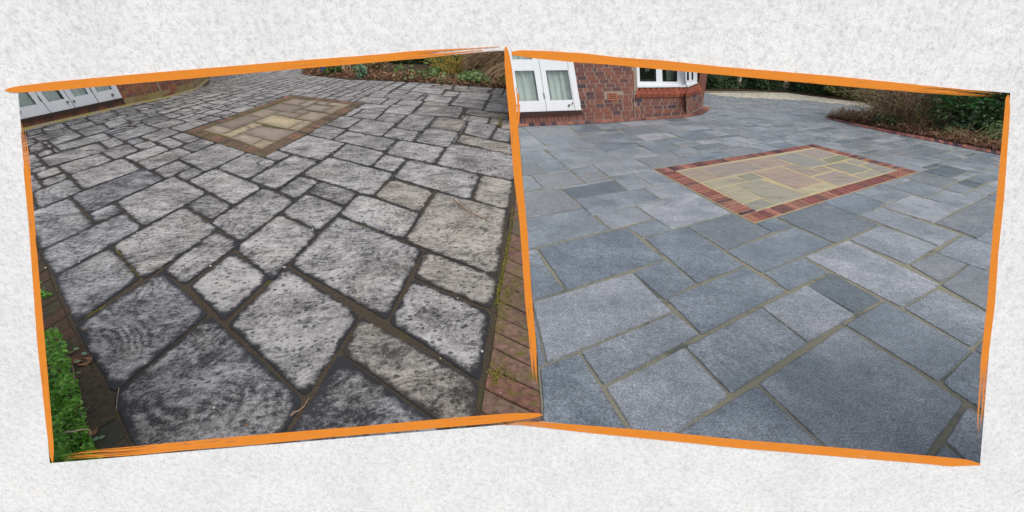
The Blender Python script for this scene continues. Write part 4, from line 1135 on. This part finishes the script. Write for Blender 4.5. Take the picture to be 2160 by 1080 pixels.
# ================================================================ PLANTS
def leaves_mesh(C_, size, tilt=1.0, rs=RN, asp=.55, fold=.25):
    N = len(C_); d = rs.normal(size=(N, 3)); d[:, 2] = d[:, 2] * .6 + .1; d /= np.linalg.norm(d, axis=1)[:, None]
    up = rs.normal(size=(N, 3)) * tilt + np.array([0, -.35, .8]); s = np.cross(d, up); s /= np.linalg.norm(s, axis=1)[:, None] + 1e-9
    nn = np.cross(s, d); sz = (size * rs.uniform(.6, 1.35, N))[:, None]
    base = C_ - d * sz * .5; tip = C_ + d * sz * .5 - nn * sz * .12; Lf = C_ + s * sz * asp * .5 + nn * sz * fold * .3; Rt = C_ - s * sz * asp * .5 + nn * sz * fold * .3
    V = np.stack([base, Lf, tip, Rt], 1).reshape(-1, 3)
    i = np.arange(N)[:, None] * 4; Fc = np.concatenate([i + np.array([[0, 1, 2]]), i + np.array([[0, 2, 3]])], 1).reshape(-1, 3)
    return V, Fc
def leaf_obj(name, C_, size, mat, parent=None, kind=None, **kw):
    V, Fc = leaves_mesh(np.asarray(C_), size, **kw); c = V.mean(0); me = bpy.data.meshes.new(name)
    me.vertices.add(len(V)); me.vertices.foreach_set('co', (V - c).ravel().astype(np.float32)); n = len(Fc)
    me.loops.add(n * 3); me.polygons.add(n); me.loops.foreach_set('vertex_index', Fc.ravel().astype(np.int32))
    me.polygons.foreach_set('loop_start', np.arange(0, n * 3, 3, dtype=np.int32)); me.polygons.foreach_set('loop_total', np.full(n, 3, dtype=np.int32))
    me.update(); me.materials.append(M[mat]); o = bpy.data.objects.new(name, me); COL.objects.link(o)
    o.parent = parent; o.location = Vector(c) - (wloc(parent) if parent else Vector((0, 0, 0)))
    if kind: o['kind'] = kind
    return o
def ell(c, r, n, shell=.5, zmin=.02):
    d = RN.normal(size=(n, 3)); d /= np.linalg.norm(d, axis=1)[:, None]; rad = RN.uniform(0, 1, n) ** (1 / 3) * (1 - shell) + shell * RN.uniform(.8, 1.05, n)
    lump = 1 + .12 * np.sin(d[:, 0] * 7 + c[0]) * np.cos(d[:, 2] * 6 + c[1]) + .08 * np.sin(d[:, 1] * 13)
    P = np.array(c) + d * (rad * lump)[:, None] * np.array(r); P[:, 2] = np.where(P[:, 2] < zmin, zmin + RN.uniform(0, .2, n), P[:, 2]); return P
def hedge_pts(A, B, depth, h, n, back):
    A, B = np.array(A[:2]), np.array(B[:2]); t = RN.uniform(0, 1, n); u = RN.uniform(0, 1, n) ** 1.8 * depth; z = RN.uniform(0.02, h, n)
    d = (B - A); nn = np.array([-d[1], d[0]]) / np.linalg.norm(d) * back; L = np.linalg.norm(d)
    wob = .12 * np.sin(t * L * 2.1) + .08 * np.sin(z * 5 + t * L * 5) + .06 * np.sin(t * L * 9)
    xy = A + t[:, None] * d + nn * (u + wob)[:, None]; return np.c_[xy, z]
def core(A, B, d0, d1, h, name, parent, back, mat='twig_core'):
    A, B = np.array(A[:2]), np.array(B[:2]); d = B - A; nn = np.array([-d[1], d[0]]) / np.linalg.norm(d) * back
    q = [A + nn * d0, B + nn * d0, B + nn * d1, A + nn * d1]; m = MB()
    # bumpy inner mass so that one cannot see through
    m.hexa([(*p, h) for p in q], [(*p, 0) for p in q]); return m.obj(name, M[mat], parent)
m_plain('twig_core', (.045, .06, .032), .95, .05, .5, 8, .6)
def twigs(base, n, spread, h, r, lean=(0, 0), wob=.12, fork=0, droop=0, base_r=.1):
    mb = MB()
    for _ in range(n):
        a = random.uniform(0, 2 * math.pi); rr = random.random() ** .5
        p = np.array(base, float) + np.array([math.cos(a) * base_r, math.sin(a) * base_r, 0]) * random.random(); e = np.array(base, float) + np.array([math.cos(a) * spread[0] * rr + lean[0], math.sin(a) * spread[1] * rr + lean[1], h * random.uniform(.45, 1.05) * (1 - .35 * rr * rr)])
        L = np.linalg.norm(e - p); pts = [p]
        for k in (1, 2, 3): pts.append(p + (e - p) * k / 3 + np.array([random.gauss(0, wob), random.gauss(0, wob), random.gauss(0, wob) + (.12 * L if k in (1, 2) else 0) - (droop * L if k == 3 else 0)]) * (L if False else .6))
        mb.tube(pts, r, 3, r * .4)
        for _f in range(fork):
            k = random.choice((1, 2)); q0 = pts[k] + (pts[k + 1] - pts[k]) * random.random(); dr = (pts[k + 1] - pts[k]); dr = dr / (np.linalg.norm(dr) + 1e-9)
            dv = dr + np.array([random.gauss(0, .7), random.gauss(0, .7), random.gauss(0, .6)]); l = random.uniform(.12, .4) * h * .6
            mb.tube([q0, q0 + dv * l * .5 + np.array([0, 0, .02]), q0 + dv * l], r * .55, 3, r * .2)
    return mb
# hedge far behind the cleaned paving
hg = [(1478, 191.5), (1560, 190.5), (1650, 194), (1740, 203)]
H1 = thing('hedge', G(1600, 192), 'dense dark green clipped hedge behind the far end of the cleaned paving', 'hedge')
pts = []
for p, q in zip(hg[:-1], hg[1:]):
    A, B = G(*p), G(*q); pts.append(hedge_pts(A, B, .5, 1.9, 9000, 1)); core(A, B, .28, 1.2, 1.85, 'dense_interior', H1, 1)
A0 = G(1478, 191.5); pts.append(hedge_pts(A0 + (-2.2, 0.4, 0), A0, .5, 1.9, 1500, 1))
leaf_obj('foliage', np.concatenate(pts), .075, 'leaf_hedge', H1)
H2 = thing('variegated_shrub', G(1790, 208), 'bright yellow-green variegated shrub at the right end of the far hedge', 'shrub')
leaf_obj('foliage', np.concatenate([hedge_pts(G(1735, 203), G(1842, 218), .6, 1.7, 5200, 1), ell(G(1790, 206) + np.array([0, .1, .7]), (.9, .5, .7), 1500)]), .12, 'leaf_variegated', H2, asp=.5)
core(G(1735, 202), G(1842, 217), .4, 1.3, 1.6, 'dense_interior', H2, 1)
H3 = thing('hedge', G(1950, 196), 'dark hedge hidden behind the brown twiggy shrub', 'hedge')
pts = []
for p, q in [((1842, 217), (2010, 240)), ((2010, 240), (2200, 262))]:
    pts.append(hedge_pts(G(*p), G(*q), .5, 2.2, 5000, 1)); core(G(*p), G(*q), .3, 1.2, 2.1, 'dense_interior', H3, 1)
leaf_obj('foliage', np.concatenate(pts), .075, 'leaf_dark', H3)
# twiggy brown shrub on the right bed
c = G(1905, 264); S1 = thing('twiggy_shrub', c, 'rounded brown and olive shrub of fine bare twigs on the brick-edged bed', 'shrub')
tw = twigs(c, 620, (1.15, .75), 1.75, .0055, base_r=.35, fork=3); tw.obj('branches', M['twig_brown'], S1, 'stuff')
P = ell(c + np.array([0, 0, .78]), (1.12, .75, .86), 9000, .35); leaf_obj('foliage', P, .035, 'leaf_olive', S1, asp=.35)
P = ell(c + np.array([.1, 0.1, .7]), (.8, .5, .8), 2500, .1); leaf_obj('inner_foliage', P, .05, 'leaf_olive', S1, asp=.4)
# trailing dead twigs left of it
c2 = G(1800, 251); S2 = thing('dead_twigs', c2, 'low tangle of dead brown twigs at the tip of the brick-edged bed', 'dead plant')
twl = MB()
for k in range(9):
    cc = G(1765 + k * 13, 248.5 + k * 2.2); twl.v, twl.f = (lambda m: (twl.v + m.v, twl.f + [tuple(i + len(twl.v) for i in f) for f in m.f]))(twigs(cc, 34, (.28, .15), .12 + .05 * k, .004, base_r=.15, fork=1))
twl.obj('twigs', M['twig_brown'], S2, 'stuff'); leaf_obj('dry_leaves', np.concatenate([ell(G(1765 + k * 13, 248.5 + k * 2.2) + np.array([0, 0, .05]), (.25, .12, .10), 130, .1) for k in range(9)]), .035, 'leaf_litter', S2)
# dark glossy evergreen
c3 = G(2050, 290); S3 = thing('evergreen_shrub', c3, 'large dark evergreen shrub with glossy leaves at the right of the bed', 'shrub')
core(G(1998, 262), G(2190, 280), .1, 1.0, 1.9, 'dense_interior', S3, 1)
leaf_obj('foliage', np.concatenate([hedge_pts(G(1990, 270), G(2200, 295), .6, 1.9, 3800, 1), ell(c3 + np.array([0, .2, .9]), (.9, .5, .9), 2500)]), .075, 'leaf_dark', S3)
def rosette(mb, c, r, n=8, w=.3, el=.3):
    for k in range(n):
        a = 2 * math.pi * k / n + random.uniform(-.2, .2); d = np.array([math.cos(a), math.sin(a) * .9, random.uniform(-.2, .6) * el * 2]); d /= np.linalg.norm(d); s = np.cross(d, [0, 0, 1]); s /= np.linalg.norm(s); u = np.cross(s, d); L = r * random.uniform(.75, 1.1)
        c0 = np.array(c, float); f = lambda t_, x, z=0: c0 + d * L * t_ + s * L * w * x + u * L * z
        mb.add([f(.05, 0), f(.35, .42, .06), f(.75, .40, .02), f(1, 0, -.12), f(.75, -.40, .02), f(.35, -.42, .06), f(.5, 0, -.03)], [(0, 1, 6), (1, 2, 6), (2, 3, 6), (3, 4, 6), (4, 5, 6), (5, 0, 6)])
rm = MB()
for px, py, h in ((1993, 212, 0), (1990, 226, 0), (2008, 218, 0), (2058, 214, 0), (2040, 206, 0), (2075, 212, 0), (2012, 205, 0), (2092, 222, 0), (2048, 222, 0), (2000, 200, 0)):
    b = G(2010, 283); d = ray(px, py); p = CAM + d * ((b[1] - .15 + random.uniform(-.1, .1)) / d[1]); rosette(rm, p, .17, 9, .34, .5)
rm.obj('glossy_leaves', M['leaf_gloss'], S3)
# low growth under the shrubs on the right bed
S4 = thing('low_ivy', G(1870, 262), 'small green ivy plant at the foot of the twiggy shrub', 'plant'); leaf_obj('foliage', np.concatenate([ell(G(1862, 268) + np.array([0, 0, .12]), (.22, .12, .14), 160), ell(G(1883, 272) + np.array([0, 0, .1]), (.16, .1, .12), 110)]), .06, 'leaf_dark', S4)
tw = MB()
for k in range(90):
    x = random.uniform(1850, 2110); y = 252 + (x - 1745) * .197 - random.uniform(2, 16); p = G(x, y); e = p + np.array([random.uniform(-.4, .4), random.uniform(-.3, .3), random.uniform(.05, .32)]); tw.tube([p, p + (e - p) * .35 + np.array([random.gauss(0, .05), 0, random.uniform(.03, .1)]), p + (e - p) * .7 + np.array([random.gauss(0, .05), 0, random.gauss(.03, .04)]), e], .0035, 3, .0015)
S5 = thing('dead_plant', G(2000, 296), 'pale dead stems and brown litter along the brick-edged bed', 'dead plant'); tw.obj('stems', M['twig_tan'], S5, 'stuff')
P = np.array([G(x, 246 + (x - 1745) * .197 - random.uniform(1, 20), .04) for x in np.random.RandomState(3).uniform(1770, 2130, 2600)]); P[:, 2] += RN.uniform(0, .12, len(P)) * RN.uniform(0, 1, len(P)); leaf_obj('leaf_litter', P, .05, 'leaf_litter', S5)
S6 = thing('weed_clump', G(2090, 305), 'fresh green weeds at the right end of the brick-edged bed', 'plant'); leaf_obj('foliage', np.concatenate([ell(G(2095, 303) + np.array([0, 0, .15]), (.28, .15, .22), 500, .1), ell(G(2005, 290) + np.array([0, 0, .08]), (.25, .12, .1), 160, .1)]), .045, 'leaf_ivy', S6)

# ---- left photo: back bed
Lb = thing('hedge', G(880, 150), 'dark green hedge behind the bed at the back of the uncleaned paving', 'hedge')
pts = []
for p, q in [((700, 132), (790, 134)), ((790, 134), (1000, 142)), ((1000, 142), (1081, 146))]:
    pts.append(hedge_pts(G(*p), G(*q), .6, 2.6, 6500, 1)); core(G(*p), G(*q), .35, 1.4, 2.5, 'dense_interior', Lb, 1)
leaf_obj('foliage', np.concatenate(pts), .15, 'leaf_dark', Lb)
Lc = thing('ivy_groundcover', G(960, 165), 'low green ivy spreading along the bed behind the uncleaned paving', 'ivy')
rs = np.random.RandomState(5); n = 9000; X = rs.uniform(826, 1081, n); bt = 171.5 + (X - 830) * .062; Y = bt - rs.uniform(1.5, 27, n)
keep = (rs.uniform(0, 1, n) < np.clip((X - 840) / 160, .12, .8)) & (np.sin(X * .09) + np.sin(X * .041 + Y * .3) + rs.uniform(-1, 1.6, n) > -.3); P = np.array([G(x, y, .03) for x, y in zip(X[keep], Y[keep])]); P[:, 2] += rs.uniform(0, .20, len(P)) + .10 * np.sin(P[:, 0] * 3); leaf_obj('foliage', P, .16, 'leaf_ivy', Lc, asp=.8)
X = np.random.RandomState(6).uniform(640, 1081, 8000); P = np.array([G(x, 157.5 + (x - 638) * .066 - random.uniform(.3, 15) ** 1.0, .04) for x in X]); P[:, 2] += RN.uniform(0, .22, len(P)) * RN.uniform(0, 1, len(P)); Ll = leaf_obj('leaf_litter', P, .13, 'leaf_litter', None, 'stuff')
tag(Ll, 'brown fallen leaves strewn along the edge of the back bed', 'leaf litter')
c5 = G(735, 152); S7 = thing('brown_shrub', c5, 'dull brown half-bare shrub behind the blue pot', 'shrub'); twigs(c5, 260, (2.2, .6), 1.3, .016, base_r=1.2, fork=2).obj('branches', M['twig_brown'], S7, 'stuff'); leaf_obj('foliage', ell(c5 + np.array([0, 0, .6]), (2.3, .6, .7), 4200, .2), .11, 'leaf_olive', S7); leaf_obj('dead_leaves', ell(c5 + np.array([0, 0.2, .5]), (2.3, .5, .6), 1800, .1), .12, 'leaf_litter', S7)
S8 = thing('leafy_plant', G(705, 161), 'small bright green leafy plant right beside the blue pot', 'plant'); leaf_obj('foliage', ell(G(705, 161) + np.array([0, 0, .28]), (.42, .2, .3), 260), .2, 'leaf_ivy', S8)
S9 = thing('leafy_plant', G(766, 167), 'grey-green ivy-like plant spilling over the edge of the back bed', 'plant'); leaf_obj('foliage', np.concatenate([ell(G(766, 167) + np.array([0, 0, .2]), (.28, .15, .3), 170), ell(G(757, 163) + np.array([0, 0, .5]), (.25, .15, .35), 60)]), .16, 'leaf_sage', S9)
# blue pot
bp = G(687, 159); r = .15; prof = [(.10, 0), (.125, .04), (.155, .17), (.165, .30), (.175, .31), (.175, .34), (.15, .34), (.14, .30)]
bl_ = MB(); K = 16
vs = [(bp[0] + rr * 1.15 * math.cos(2 * math.pi * k / K), bp[1] + rr * 1.15 * math.sin(2 * math.pi * k / K), .035 + z * 1.1) for rr, z in prof for k in range(K)]
bl_.add(vs, [(i * K + k, i * K + (k + 1) % K, (i + 1) * K + (k + 1) % K, (i + 1) * K + k) for i in range(len(prof) - 1) for k in range(K)] + [tuple(range(K - 1, -1, -1)), tuple((len(prof) - 1) * K + k for k in range(K))])
tag(bl_.obj('plant_pot', M['blue_glaze'], None, smooth=True), 'small blue pot standing in the brown bed at the back', 'pot')
# yellow twigs and brown dead mass
S10 = thing('yellow_stemmed_shrub', G(955, 160), 'shrub of bare yellow stems in the middle of the back bed', 'shrub')
twigs(G(955, 160), 75, (1.25, .5), 1.35, .02, base_r=.35, fork=2, wob=.2).obj('stems', M['twig_yellow'], S10, 'stuff')
leaf_obj('foliage', ell(G(958, 156) + np.array([0, 0.3, .75]), (1.6, .4, .5), 900, .2), .13, 'leaf_ivy', S10)
dm = G(1052, 166); S11 = thing('dead_brushwood', dm, 'big heap of tan dead stems beside the right end of the back bed', 'dead plant')
m = MB()
for _ in range(1500):
    x0 = random.uniform(990, 1100); y0 = random.uniform(100, 158) ; 
    lim = 118 + (1040 - x0) * .45
    base = G(1052, 164); Yd = base[1] + random.uniform(-.5, 1.0); d = ray(x0, y0); p = CAM + d * (Yd / d[1])
    if p[2] < .12: continue
    if x0 < 1030 and y0 > 145 - (1030 - x0) * .2: continue
    a = random.gauss(.75, .28); L = random.uniform(.35, 1.1); v_ = np.array([math.cos(a), random.uniform(-.25, .25), math.sin(a)]) * L
    q = p + v_; mid_ = (p + q) / 2 + np.array([random.gauss(0, .05), 0, random.gauss(0, .05)]); m.tube([p - v_ * .5, mid_ - v_ * .25, q - v_ * .5], random.uniform(.008, .018), 3, .006)
for _ in range(60):
    p = G(random.uniform(1010, 1079), random.uniform(160, 172), .05); q = p + np.array([random.uniform(.4, 1.1), random.uniform(-.1, .3), random.uniform(.4, 1.0)]); m.tube([p, (p + q) / 2 + (0, 0, .1), q], .016, 3, .008)
m.obj('stems', M['twig_tan'], S11, 'stuff')
core(G(1012, 152), G(1090, 156), .3, .9, 1.5, 'dense_interior', S11, 1, 'dry_leaf')

# ---- left photo: front corner
bush = thing('box_bush', G(150, 850), 'bright green small-leaved bush in the bottom left corner by the dark bricks', 'bush')
poly = [(60, 705), (118, 690), (138, 722), (150, 770), (166, 815), (176, 862), (186, 905), (204, 950), (226, 985), (60, 1000)]
def in_gen(P, x, y):
    c = False; n = len(P)
    for i in range(n):
        (x0, y0), (x1, y1) = P[i], P[i - 1]
        if (y0 > y) != (y1 > y) and x < (x1 - x0) * (y - y0) / (y1 - y0) + x0: c = not c
    return c
pts = []; rs = np.random.RandomState(9)
def bush_z(x, y): return .10 + .05 * math.sin(x * .11 + y * .03) * math.cos(y * .07) + .04 * math.sin(x * .05 + 2)
while len(pts) < 2900:
    x, y = rs.uniform(40, 235), rs.uniform(680, 1000)
    if not in_gen(poly, x, y): continue
    z = max(.012, bush_z(x, y) - rs.uniform(0, .14) ** 1.0 * rs.rand()); p = G(x, y, z)
    if p[1] < WY + WT + .02: continue
    pts.append(p)
leaf_obj('foliage', pts, .024, 'leaf_box', bush, asp=.6, tilt=.7)
mb = MB()
for _ in range(70):
    p = pts[rs.randint(len(pts))]; b = np.array([p[0] - rs.uniform(0, .06), p[1] + rs.uniform(-.05, .05), .005]); mb.tube([b, (b + p) / 2 + (.01, 0, .01), p], .0022, 3, .001)
mb.obj('stems', M['twig_brown'], bush, 'stuff')
tb_ = thing('green_tuft', G(97, 632), 'small green tuft growing through the dark bricks at the left edge', 'plant'); leaf_obj('foliage', ell(G(94, 632) + np.array([0, 0, .03]), (.05, .035, .035), 170, .1), .017, 'leaf_box', tb_); 
def ivy_leaf(c, r, rot, tilt=.2):
    mb = MB(); V = [np.zeros(3)]; n = 10
    rad = [1, .55, .85, .5, .7, .35, .7, .5, .85, .55]
    for k in range(n):
        a = rot + 2 * math.pi * k / n; V.append(np.array([math.cos(a) * r * rad[k], math.sin(a) * r * rad[k], -.12 * r * rad[k] + tilt * r * math.cos(a)]))
    V = [np.array(c) + v for v in V]; mb.add(V, [(0, 1 + k, 1 + (k + 1) % n) for k in range(n)]); return mb
iv = thing('ivy_sprig', G(165, 745), 'ivy sprig with lobed leaves creeping over the dark bricks by the bush', 'ivy')
for x, y, r in ((161, 735, 9), (178, 745, 8), (150, 742, 10), (163, 762, 9), (148, 780, 8), (166, 785, 7), (171, 873, 10), (182, 862, 10), (202, 925, 9), (214, 922, 8)):
    ivy_leaf(G(x, y, .03 + random.uniform(0, .02)), r * .0021, random.uniform(0, 6), random.uniform(-.4, .4)).obj('leaf', M['leaf_sage' if r < 10 else 'leaf_ivy'], iv)
st = MB(); st.tube([G(135, 760, .02), G(152, 765, .018), G(156, 790, .015), G(157, 835, .02), G(160, 880, .02)], .0018, 4); st.obj('stem', M['twig_brown'], iv)
def dry_leaf(x, y, r, rot, z=.012):
    c = G(x, y, z); mb = MB(); n = 8; t0 = []; 
    for k in range(n):
        a = 2 * math.pi * k / n; u = np.array([math.cos(a) * r, math.sin(a) * r * .55]); ca, sa = math.cos(rot), math.sin(rot)
        t0.append(c + np.array([u[0] * ca - u[1] * sa, u[0] * sa + u[1] * ca, .25 * r * math.cos(2 * a) + random.uniform(0, .15) * r + r * .3]))
    m_ = c + np.array([0, 0, r * .1]); mb.add(t0 + [m_] + [p - np.array([0, 0, .0015]) for p in t0] + [m_ - np.array([0, 0, .0015])], [(k, (k + 1) % n, n) for k in range(n)] + [((k + 1) % n + n + 1, k + n + 1, 2 * n + 1) for k in range(n)] + [(k, k + n + 1, (k + 1) % n + n + 1, (k + 1) % n) for k in range(n)])
    return mb.obj('dry_leaf', M['dry_leaf'])
for x, y, r, lab in ((166, 765, .030, 'curled brown dead leaf lying beside the ivy sprig'), (181, 768, .034, 'crumpled brown dead leaf against the edge of the grimy slabs'), (188, 757, .02, 'small brown dead leaf on the slab edge above the crumpled one'),
    (147, 655, .010, 'tiny pinkish dead leaf on the dark brick edging'), (178, 895, .022, 'brown dead leaf half under the box bush'), (196, 915, .026, 'brown dead leaf next to the curled pale stem'), (412, 711, .010, 'tiny brown leaf on the wide dark joint between two slabs'), (521, 896, .014, 'dark red leaf fragment on the large swirled slab'), (176, 697, .010, 'small pale leaf at the slab corner near the ivy')):
    tag(dry_leaf(x, y, r, random.uniform(0, 3), .010 if x > 200 else .014), lab, 'leaf', 'dead leaves')
tag(MB().tube([G(136, 912, .17), G(155, 910, .175), G(175, 906, .17), (G(188, 906, .165)), G(192, 911, .15), G(189, 918, .14)], .0034, 6, .0018).obj('curled_stem', M['straw'], None, smooth=True), 'pale curled plant stem lying on the box bush', 'stem')
def ztube(pts, r, z=.0085): return MB().tube([G(x, y, z + r + (0.004 if 0 < i < len(pts) - 1 else 0)) for i, (x, y) in enumerate(pts)], r, 6, r * .6)
P4 = lambda *p: [(540 + x / 3.6, 340 + y / 3.6) for x, y in p]
P6 = lambda *p: [(580 + x / 3.6, 600 + y / 3.6) for x, y in p]
for pts_, r, lab, mt in ((P4((1490, 276), (1540, 320), (1600, 370), (1690, 415), (1785, 460)), .0055, 'long pinkish twig lying on the stained slab near the orange divider', 'twig_pink'),
    (P4((1490, 300), (1530, 315), (1590, 350)), .003, 'short twig beside the long pinkish one', 'twig_pink'),
    (P6((1710, 168), (1780, 225), (1850, 275), (1912, 322)), .0016, 'thin straw lying across the mossy brick edging', 'straw'),
    (P6((1800, 125), (1850, 160), (1895, 168)), .0014, 'short bent straw above the longer one on the brick edging', 'straw'),
    ([(60 + x / 3.6, 600 + y / 3.6) for x, y in ((688, 785), (680, 830), (672, 880), (670, 950))], .0014, 'straight white stalk on the corner of the bottom slab', 'straw'),
    ([(x / 3.6, 340 + y / 3.6) for x, y in ((880, 740), (905, 790), (940, 825), (1000, 828))], .0014, 'curved pale stalk on the grimy slab at the left', 'straw'),
    ([(60 + x / 3.6, 600 + y / 3.6) for x, y in ((1165, 300), (1205, 285), (1230, 250))], .0013, 'thin pale stalk by the wide joint', 'straw'),
    (P6((120, 1000), (140, 965), (190, 960), (210, 930)), .0018, 'dry brown stalk in the joint near the bottom slab', 'twig_pink'),
    ([(60 + x / 3.6, 600 + y / 3.6) for x, y in ((1990, 1000), (2030, 970), (2090, 930), (2130, 860))], .0022, 'dry forked stalk in the dark joint at the bottom', 'twig_pink')):
    tag(ztube(pts_, r).obj('twig', M[mt], None), lab, 'twig', 'twigs lying on the uncleaned slabs')
PEB = [(167, 552, 'pale pebble on the second slab row near the left edge', 1.6), (96, 565, 'white pebble at the left edge of the slabs', 1.8), (444, 561, 'white pebble in the joint right of the spotted slab', 2.2), (487, 464, 'white shell chip on the narrow slab', 1.6), (289, 490, 'small white chip near a joint crossing', 1.1), (600, 564, 'flat cream pebble at the joint above the widest slab', 2.4), (659, 484, 'white pebble at the slab corner left of centre', 1.6), (893, 434, 'round white pebble at the slab corner near the sandy joint', 1.7), (870, 529, 'tiny white chip on the dark edge of the widest slab', 1.0), (668, 391, 'tiny white chip beside the upper joint', 1.0), (1017, 741, 'large white chip on the slab beside the brick edging', 2.8), (965, 629, 'white chip on the dark band under the beige slab', 1.5), (929, 756, 'small chip on the long diagonal slab', 1.4), (1056, 829, 'white chip on the mossy brick edging at the bottom', 1.6), (451, 860, 'pale chip on the big swirled slab', 2.0), (306, 766, 'pinkish pebble in the wide joint', 1.8)]
for x, y, lab, r in PEB:
    c = G(x, y, .009); rr = r * np.linalg.norm(G(x + 1, y) - G(x, y)) * 1.15; mb = MB(); K = 7
    ring = lambda f, z: [(c[0] + rr * f * math.cos(2 * math.pi * k / K + x) * random.uniform(.8, 1.15), c[1] + rr * f * math.sin(2 * math.pi * k / K + x) * random.uniform(.8, 1.15), c[2] + z) for k in range(K)]
    V = ring(.8, -.003) + ring(1, rr * .25) + ring(.6, rr * .6); mb.add(V, [(k, (k + 1) % K, (k + 1) % K + K, k + K) for k in range(K)] + [(k + K, (k + 1) % K + K, (k + 1) % K + 2 * K, k + 2 * K) for k in range(K)] + [tuple(range(K - 1, -1, -1)), tuple(range(2 * K, 3 * K))])
    tag(mb.obj('pebble', M['pebble_white'], None), lab, 'pebble', 'white pebbles on the uncleaned slabs')
# moss along the right brick edging and in joints
pts = []
rs = np.random.RandomState(21)
def mline(p, q, n, w, z=.006):
    for _ in range(n):
        t_ = rs.rand(); pts.append(G(p[0] + (q[0] - p[0]) * t_ + rs.normal(0, w), p[1] + (q[1] - p[1]) * t_ + rs.normal(0, w), z + rs.uniform(0, .006)))
mline((1082, 440), (1075, 498), 260, 1.4); mline((1075, 498), (1059, 580), 700, 2.0); mline((1059, 580), (1049, 640), 600, 3.0)
for x, y, sx_, n in ((1070, 620, 9, 420), (1085, 600, 8, 120), (1045, 790, 8, 260), (1060, 640, 9, 160), (1050, 690, 6, 50), (1080, 800, 8, 60), (1062, 775, 9, 100)):
    for _ in range(n): pts.append(G(x + rs.normal(0, sx_), y + rs.normal(0, sx_ * 1.3), .013 + rs.uniform(0, .005)))
for a_, b_, n in (((247, 593), (296, 558), 180), ((320, 618), (345, 598), 60), ((180, 670), (222, 645), 110), ((245, 650), (300, 610), 120), ((715, 460), (800, 488), 160), ((240, 520), (297, 588), 90), ((330, 560), (352, 575), 40), ((985, 425), (1055, 437), 120), ((1002, 420), (1012, 390), 50)):
    mline(a_, b_, n, 1.2, .002)
ms_ = leaf_obj('moss', pts, .0075, 'leaf_moss' if 'leaf_moss' in M else 'moss', None, 'stuff', asp=.9); tag(ms_, 'yellow-green moss growing along the brick edging and joints', 'moss')
mc = G(1054, 266, .02); mp_ = leaf_obj('moss_clump', ell(mc, (.06, .05, .03), 260, .1), .025, 'leaf_moss' if 'leaf_moss' in M else 'moss'); tag(mp_, 'dark olive moss clump on the slabs near the top of the orange divider', 'moss')
